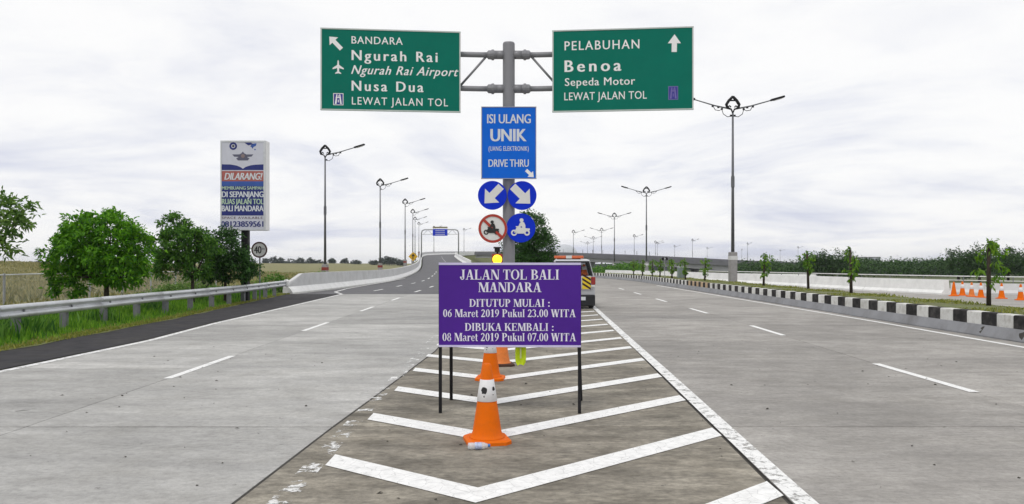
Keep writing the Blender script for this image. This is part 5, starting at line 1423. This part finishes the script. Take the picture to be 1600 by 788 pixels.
# broad bright tree behind the guardrail
t2 = tag(empty('roadside_tree', (-13.2, 25, 0)), 'broad round bright green tree behind the guardrail', 'tree')
branchy(t2, 0.085, 1.05, [(-1.2, 0.2, 1.9), (1.0, -0.1, 2.1), (-0.3, 0.5, 2.9), (0.4, -0.5, 2.8), (-0.9, -0.5, 1.3), (0.9, 0.4, 1.5)])
crown([(-0.15, 0, 2.4, 1.2, 1.2, 0.98), (-1.08, 0, 1.95, 0.82, 0.9, 0.78), (0.62, 0, 2.15, 0.74, 0.9, 0.85), (0.6, 0, 1.35, 0.62, 0.7, 0.42), (-1.12, 0.1, 1.15, 0.6, 0.7, 0.5), (-0.35, 0, 1.45, 0.7, 0.7, 0.45), (-0.75, 0, 2.6, 0.7, 0.7, 0.55)], 400, 38, 0.165, M_LEAF_A, t2, shell=0.7, spread=0.09)
t3 = tag(empty('roadside_tree', (XY(301, 31), 31, 0)), 'mid green tree with open gaps between the broad tree and billboard', 'tree')
branchy(t3, 0.075, 1.1, [(-0.9, 0, 2.3), (0.5, 0.2, 2.3), (-0.6, 0.3, 3.2), (0.2, -0.3, 2.9), (-0.8, -0.3, 1.5)])
crown([(-0.75, 0, 3.15, 0.68, 0.65, 0.55), (-0.55, 0, 2.4, 0.95, 0.9, 0.75), (0.25, 0, 2.4, 0.75, 0.8, 0.7), (-0.9, 0, 1.6, 0.6, 0.6, 0.5), (0.15, 0, 1.5, 0.6, 0.6, 0.5), (-1.25, 0, 2.0, 0.4, 0.4, 0.35)], 240, 36, 0.165, M_LEAF_B, t3, shell=0.66, spread=0.09)
t4 = tag(empty('roadside_tree', (XY(352, 33), 33, 0)), 'dark green dense tree partly hiding the billboard pole', 'tree')
branchy(t4, 0.07, 0.9, [(-0.5, 0, 2.0), (0.6, 0.1, 1.8), (0, 0.3, 2.6)])
crown([(0, 0.1, 2.25, 0.85, 0.8, 0.9), (0.45, 0, 1.6, 0.75, 0.7, 0.65), (-0.45, 0, 1.5, 0.6, 0.7, 0.7), (1.0, 0, 1.4, 0.4, 0.4, 0.3)], 360, 24, 0.15, M_LEAF_C, t4, shell=0.55, spread=0.12)
t1 = tag(empty('roadside_tree', (XY(-40, 23), 23, 0)), 'pale leaved open tree by the fence, cut by the picture edge', 'tree')
t1['label'] = 'pale leaved sparse tree with long drooping leaves beside the chain link fence'
branchy(t1, 0.09, 1.5, [(0.8, 0, 2.5), (1.2, 0.2, 3.0), (0.2, 0, 3.5), (0.8, -0.2, 1.9), (-0.8, 0, 2.8)])
crown([(0.1, 0, 3.1, 1.1, 1.0, 0.95), (0.95, 0, 3.05, 0.8, 0.7, 0.65), (0.85, 0, 2.2, 0.6, 0.6, 0.4), (-0.9, 0, 2.7, 0.9, 0.9, 0.9)], 130, 18, 0.22, M_LEAF_D, t1, shell=0.4, spread=0.13)
# shrubs at the fence
for px, Y, h_, lab in ((300, 38, 0.7, 'grey green shrub growing through the fence behind the trees'), (425, 46, 0.9, 'low dark green bush behind the speed limit sign'), (500, 62, 0.9, 'leafy green bush against the outside of the ramp barrier'), (268, 36, 0.6, 'small loose shrub at the foot of the chain link fence')):
    s_ = tag(empty('shrub', (XY(px, Y), Y, field_h(left_bound(Y) - XY(px, Y), Y))), lab, 'shrub')
    crown([(0, 0, h_ * 0.55, 0.9, 0.7, h_ * 0.6), (0.6, 0, h_ * 0.4, 0.5, 0.5, h_ * 0.4)], 90, 16, 0.16, M_LEAF_D if 'grey' in lab or 'loose' in lab else M_LEAF_B, s_)
    MB().tube([(0, 0, -0.05), (0.05, 0, h_ * 0.5)], [0.03, 0.015], 6).build('stem', M_BARK, s_)
# dense tree behind the sign post
TY = 46.0
t5 = tag(empty('island_tree', (XY(832, TY), TY, 0)), 'dense dark green bushy tree directly behind the sign post', 'tree')
branchy(t5, 0.1, 0.9, [(-0.6, 0, 2.4), (0.6, 0, 2.6), (0, 0.3, 3.6)])
crown([(-0.1, 0, 3.4, 1.15, 1.1, 1.35), (0.35, 0, 2.5, 1.1, 1.1, 1.1), (-0.4, 0, 1.7, 1.2, 1.1, 1.1), (0.4, 0, 1.2, 1.1, 1.1, 0.9), (-1.0, 0, 2.6, 0.7, 0.7, 0.9)], 620, 24, 0.17, M_LEAF_C, t5, shell=0.6, spread=0.15)
# traffic island beyond the painted nose: grass mound and hedge
vs_ = [(-1.3, 40.8, 0.002), (3.5, 40.8, 0.002), (3.95, 52, 0.002), (3.9, 72, 0.002), (1.3, 90, 0.002), (-2.6, 100, 0.002), (-2.9, 85, 0.002), (-1.9, 57, 0.002), (-1.4, 43, 0.002)]
kind(MB().add(vs_, [tuple(range(9))]).build('island_soil', M_SOIL), 'structure')
n = 5000
Y = rng.uniform(41, 84, n); X = rng.uniform(-1.2, 3.4, n) * (1 - (Y - 41) / 110)
grass('island_grass', np.stack([X, Y, np.zeros(n)], 1), rng.uniform(0.1, 0.4, n), M_GRASS, 'green grass on the traffic island round the dense tree', 'grass', wd=0.03)
# saplings tied to stakes on the median
def sapling(px, Y, h_, lab, s):
    rs = np.random.default_rng(s); global rng; keep = rng; rng = rs
    r = tag(empty('sapling', (XY(px, Y), Y, 0.53)), lab, 'sapling', 'staked saplings along the median')
    lx = rs.uniform(-0.08, 0.08)
    MB().tube([(0, 0, -0.05), (lx * 0.4, 0, h_ * 0.5), (lx, 0, h_ * 0.94)], [0.065, 0.055, 0.045], 7).build('trunk', M_BARK, r, True)
    n_ = int(rs.integers(20, 27)); top_ = rs.random() < 0.5
    P, D_ = [], []
    for k in range(n_):
        q0 = rs.random(); z = h_ * (0.30 + 0.68 * q0); sp_ = 0.05 + 0.13 * math.sin(math.pi * min(1, 0.25 + 0.75 * (1 - q0))); c = np.array([lx * z / h_ + rs.normal(0, sp_), rs.normal(0, sp_), z])
        q_ = c + rs.normal(0, 0.05, (9, 3)); P.append(q_); D_.append(rand_dirs(9) * 0.7 + np.array([0, 0, -0.5]))
    P.append(np.array([lx, 0, h_ * 0.97]) + rs.normal(0, 0.04, (10, 3)) * (1 if top_ else 0.6)); D_.append(rand_dirs(10) * 0.6 + np.array([0, 0, 0.6]))
    P = np.concatenate(P); D_ = np.concatenate(D_); m_ = len(P)
    leaves(P, D_, rs.uniform(0.10, 0.18, m_), rs.uniform(0.06, 0.10, m_), M_LEAF_S, 'crown', r, 0.3)
    rng = keep
sapling(1545, 21.8, 1.85, 'leafy sapling with dark trunk on the median in front of the cones', 1)
sapling(1330, 30.9, 1.85, 'sapling with thick dark trunk on the median before the jersey barrier', 2)
sapling(1263, 36.5, 1.75, 'slim pointed sapling with hanging leaves before the jersey barrier', 3)
sapling(1193, 41.0, 1.7, 'leaning thin-leaved sapling on the median next to the lamp pedestal', 4)
for i, (px, Y) in enumerate(((1101, 52), (1071, 56), (1050, 60), (1031, 64), (1019, 68), (1004, 72), (990, 78))):
    sapling(px, Y, 1.5, 'small sapling in the receding row beyond the lamp pedestal', 10 + i)

# mangrove trees beyond the service road
def far_tree(name, px, Y, top, wpx, lab, mat=M_LEAF_F, grp=None, base=-0.45, n_=150, size=0.34):
    r = tag(empty(name, (XY(px, Y), Y, base)), lab, 'tree', grp)
    h_ = (ZY(top, Y) - base) * 0.96; w_ = wpx * Y / F / 2
    MB().tube([(0, 0, -0.1), (0.1, 0, h_ * 0.4), (0, 0, h_ * 0.8)], [0.16, 0.12, 0.05], 6).build('trunk', M_BARK, r)
    bl = [(0, 0, h_ * 0.62, w_ * 0.7, w_ * 0.7, h_ * 0.38)]
    for k in range(4):
        a = rng.uniform(-1, 1); bl.append((a * w_ * 0.62, rng.uniform(-0.5, 0.5) * w_, h_ * rng.uniform(0.28, 0.6), w_ * rng.uniform(0.35, 0.5), w_ * 0.5, h_ * rng.uniform(0.25, 0.36)))
    crown(bl, n_, 14, size, mat, r, shell=0.6, spread=0.28)
    return r
for px, top, wpx in ((1497, 388, 54), (1530, 384, 60), (1575, 384, 62), (1612, 386, 60), (1640, 388, 60)):
    far_tree('mangrove_tree', px, 92 + rng.uniform(-4, 4), top, wpx, 'tall dark mangrove tree in the clump rising behind the cones', grp='mangroves behind the cones')
for px, top, wpx in ((1275, 393, 50), (1300, 390, 55), (1325, 392, 50)):
    far_tree('mangrove_tree', px, 112 + rng.uniform(-3, 3), top, wpx, 'rounded dark green tree of the hump behind the slim saplings', grp='mangroves behind the saplings')
# low continuous belt of mangrove
P, Dd = [], []
for k in range(3000):
    px = rng.uniform(1150, 1760); Y = rng.uniform(118, 150)
    top = np.interp(px, [1150, 1200, 1235, 1260, 1345, 1380, 1440, 1480, 1760], [409, 405, 408, 402, 402, 404, 404, 401, 398])
    zt_ = ZY(top, Y) - 0.75 + rng.normal(0, 0.2)
    z = -0.3 + (zt_ + 0.3) * rng.random() ** 0.6
    c = np.array([XY(px, Y), Y, z])
    P.append(c + rng.normal(0, 0.32, (12, 3))); Dd.append(rand_dirs(12) + np.array([0, -0.4, 0.3]))
P = np.concatenate(P); Dd = np.concatenate(Dd); m_ = len(P)
o = leaves(P, Dd, rng.uniform(0.25, 0.55, m_), rng.uniform(0.16, 0.3, m_), M_LEAF_F, 'mangrove_belt', None)
kind(o, 'stuff'); tag(o, 'low continuous belt of dark green mangrove beyond the railing', 'mangrove')
# greenery under the flyover
P, Dd = [], []
for k in range(520):
    px = rng.uniform(925, 1010); Y = rng.uniform(118, 150); top = np.interp(px, [925, 960, 985, 1010], [423, 419, 415, 417])
    c = np.array([XY(px, Y), Y, -0.3 + (ZY(top, Y) + 0.3) * rng.random() ** 0.7]); P.append(c + rng.normal(0, 0.35, (10, 3))); Dd.append(rand_dirs(10))
P = np.concatenate(P); Dd = np.concatenate(Dd); m_ = len(P)
o = leaves(P, Dd, rng.uniform(0.3, 0.6, m_), rng.uniform(0.2, 0.35, m_), M_LEAF_B, 'hedge_belt', None)
kind(o, 'stuff'); tag(o, 'green hedge of shrubs in the shade beneath the flyover', 'shrubs')
# far conifers beyond the field
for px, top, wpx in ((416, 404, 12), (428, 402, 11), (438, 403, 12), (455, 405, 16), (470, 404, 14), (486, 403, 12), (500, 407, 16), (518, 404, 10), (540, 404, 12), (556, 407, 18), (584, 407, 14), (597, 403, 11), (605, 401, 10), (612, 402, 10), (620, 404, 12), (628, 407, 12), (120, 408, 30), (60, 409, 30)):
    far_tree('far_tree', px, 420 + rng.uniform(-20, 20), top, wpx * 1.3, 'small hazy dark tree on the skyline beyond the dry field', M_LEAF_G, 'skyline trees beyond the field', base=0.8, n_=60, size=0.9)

# ================================================================== THE AIR
hz = MB().box((0, 1260, 10.0), (3700, 2800, 23.0)).build('haze', None)
kind(hz, 'stuff'); tag(hz, 'thin pale humid haze hanging over the whole place', 'haze')
mh = bpy.data.materials.new('haze'); mh.use_nodes = True
th_ = mh.node_tree; th_.nodes.clear()
pv = th_.nodes.new('ShaderNodeVolumePrincipled'); om = th_.nodes.new('ShaderNodeOutputMaterial')
pv.inputs['Color'].default_value = (0.90, 0.93, 1.0, 1); pv.inputs['Density'].default_value = 0.00022; pv.inputs['Anisotropy'].default_value = 0.2
th_.links.new(pv.outputs[0], om.inputs['Volume'])
hz.data.materials.append(mh)
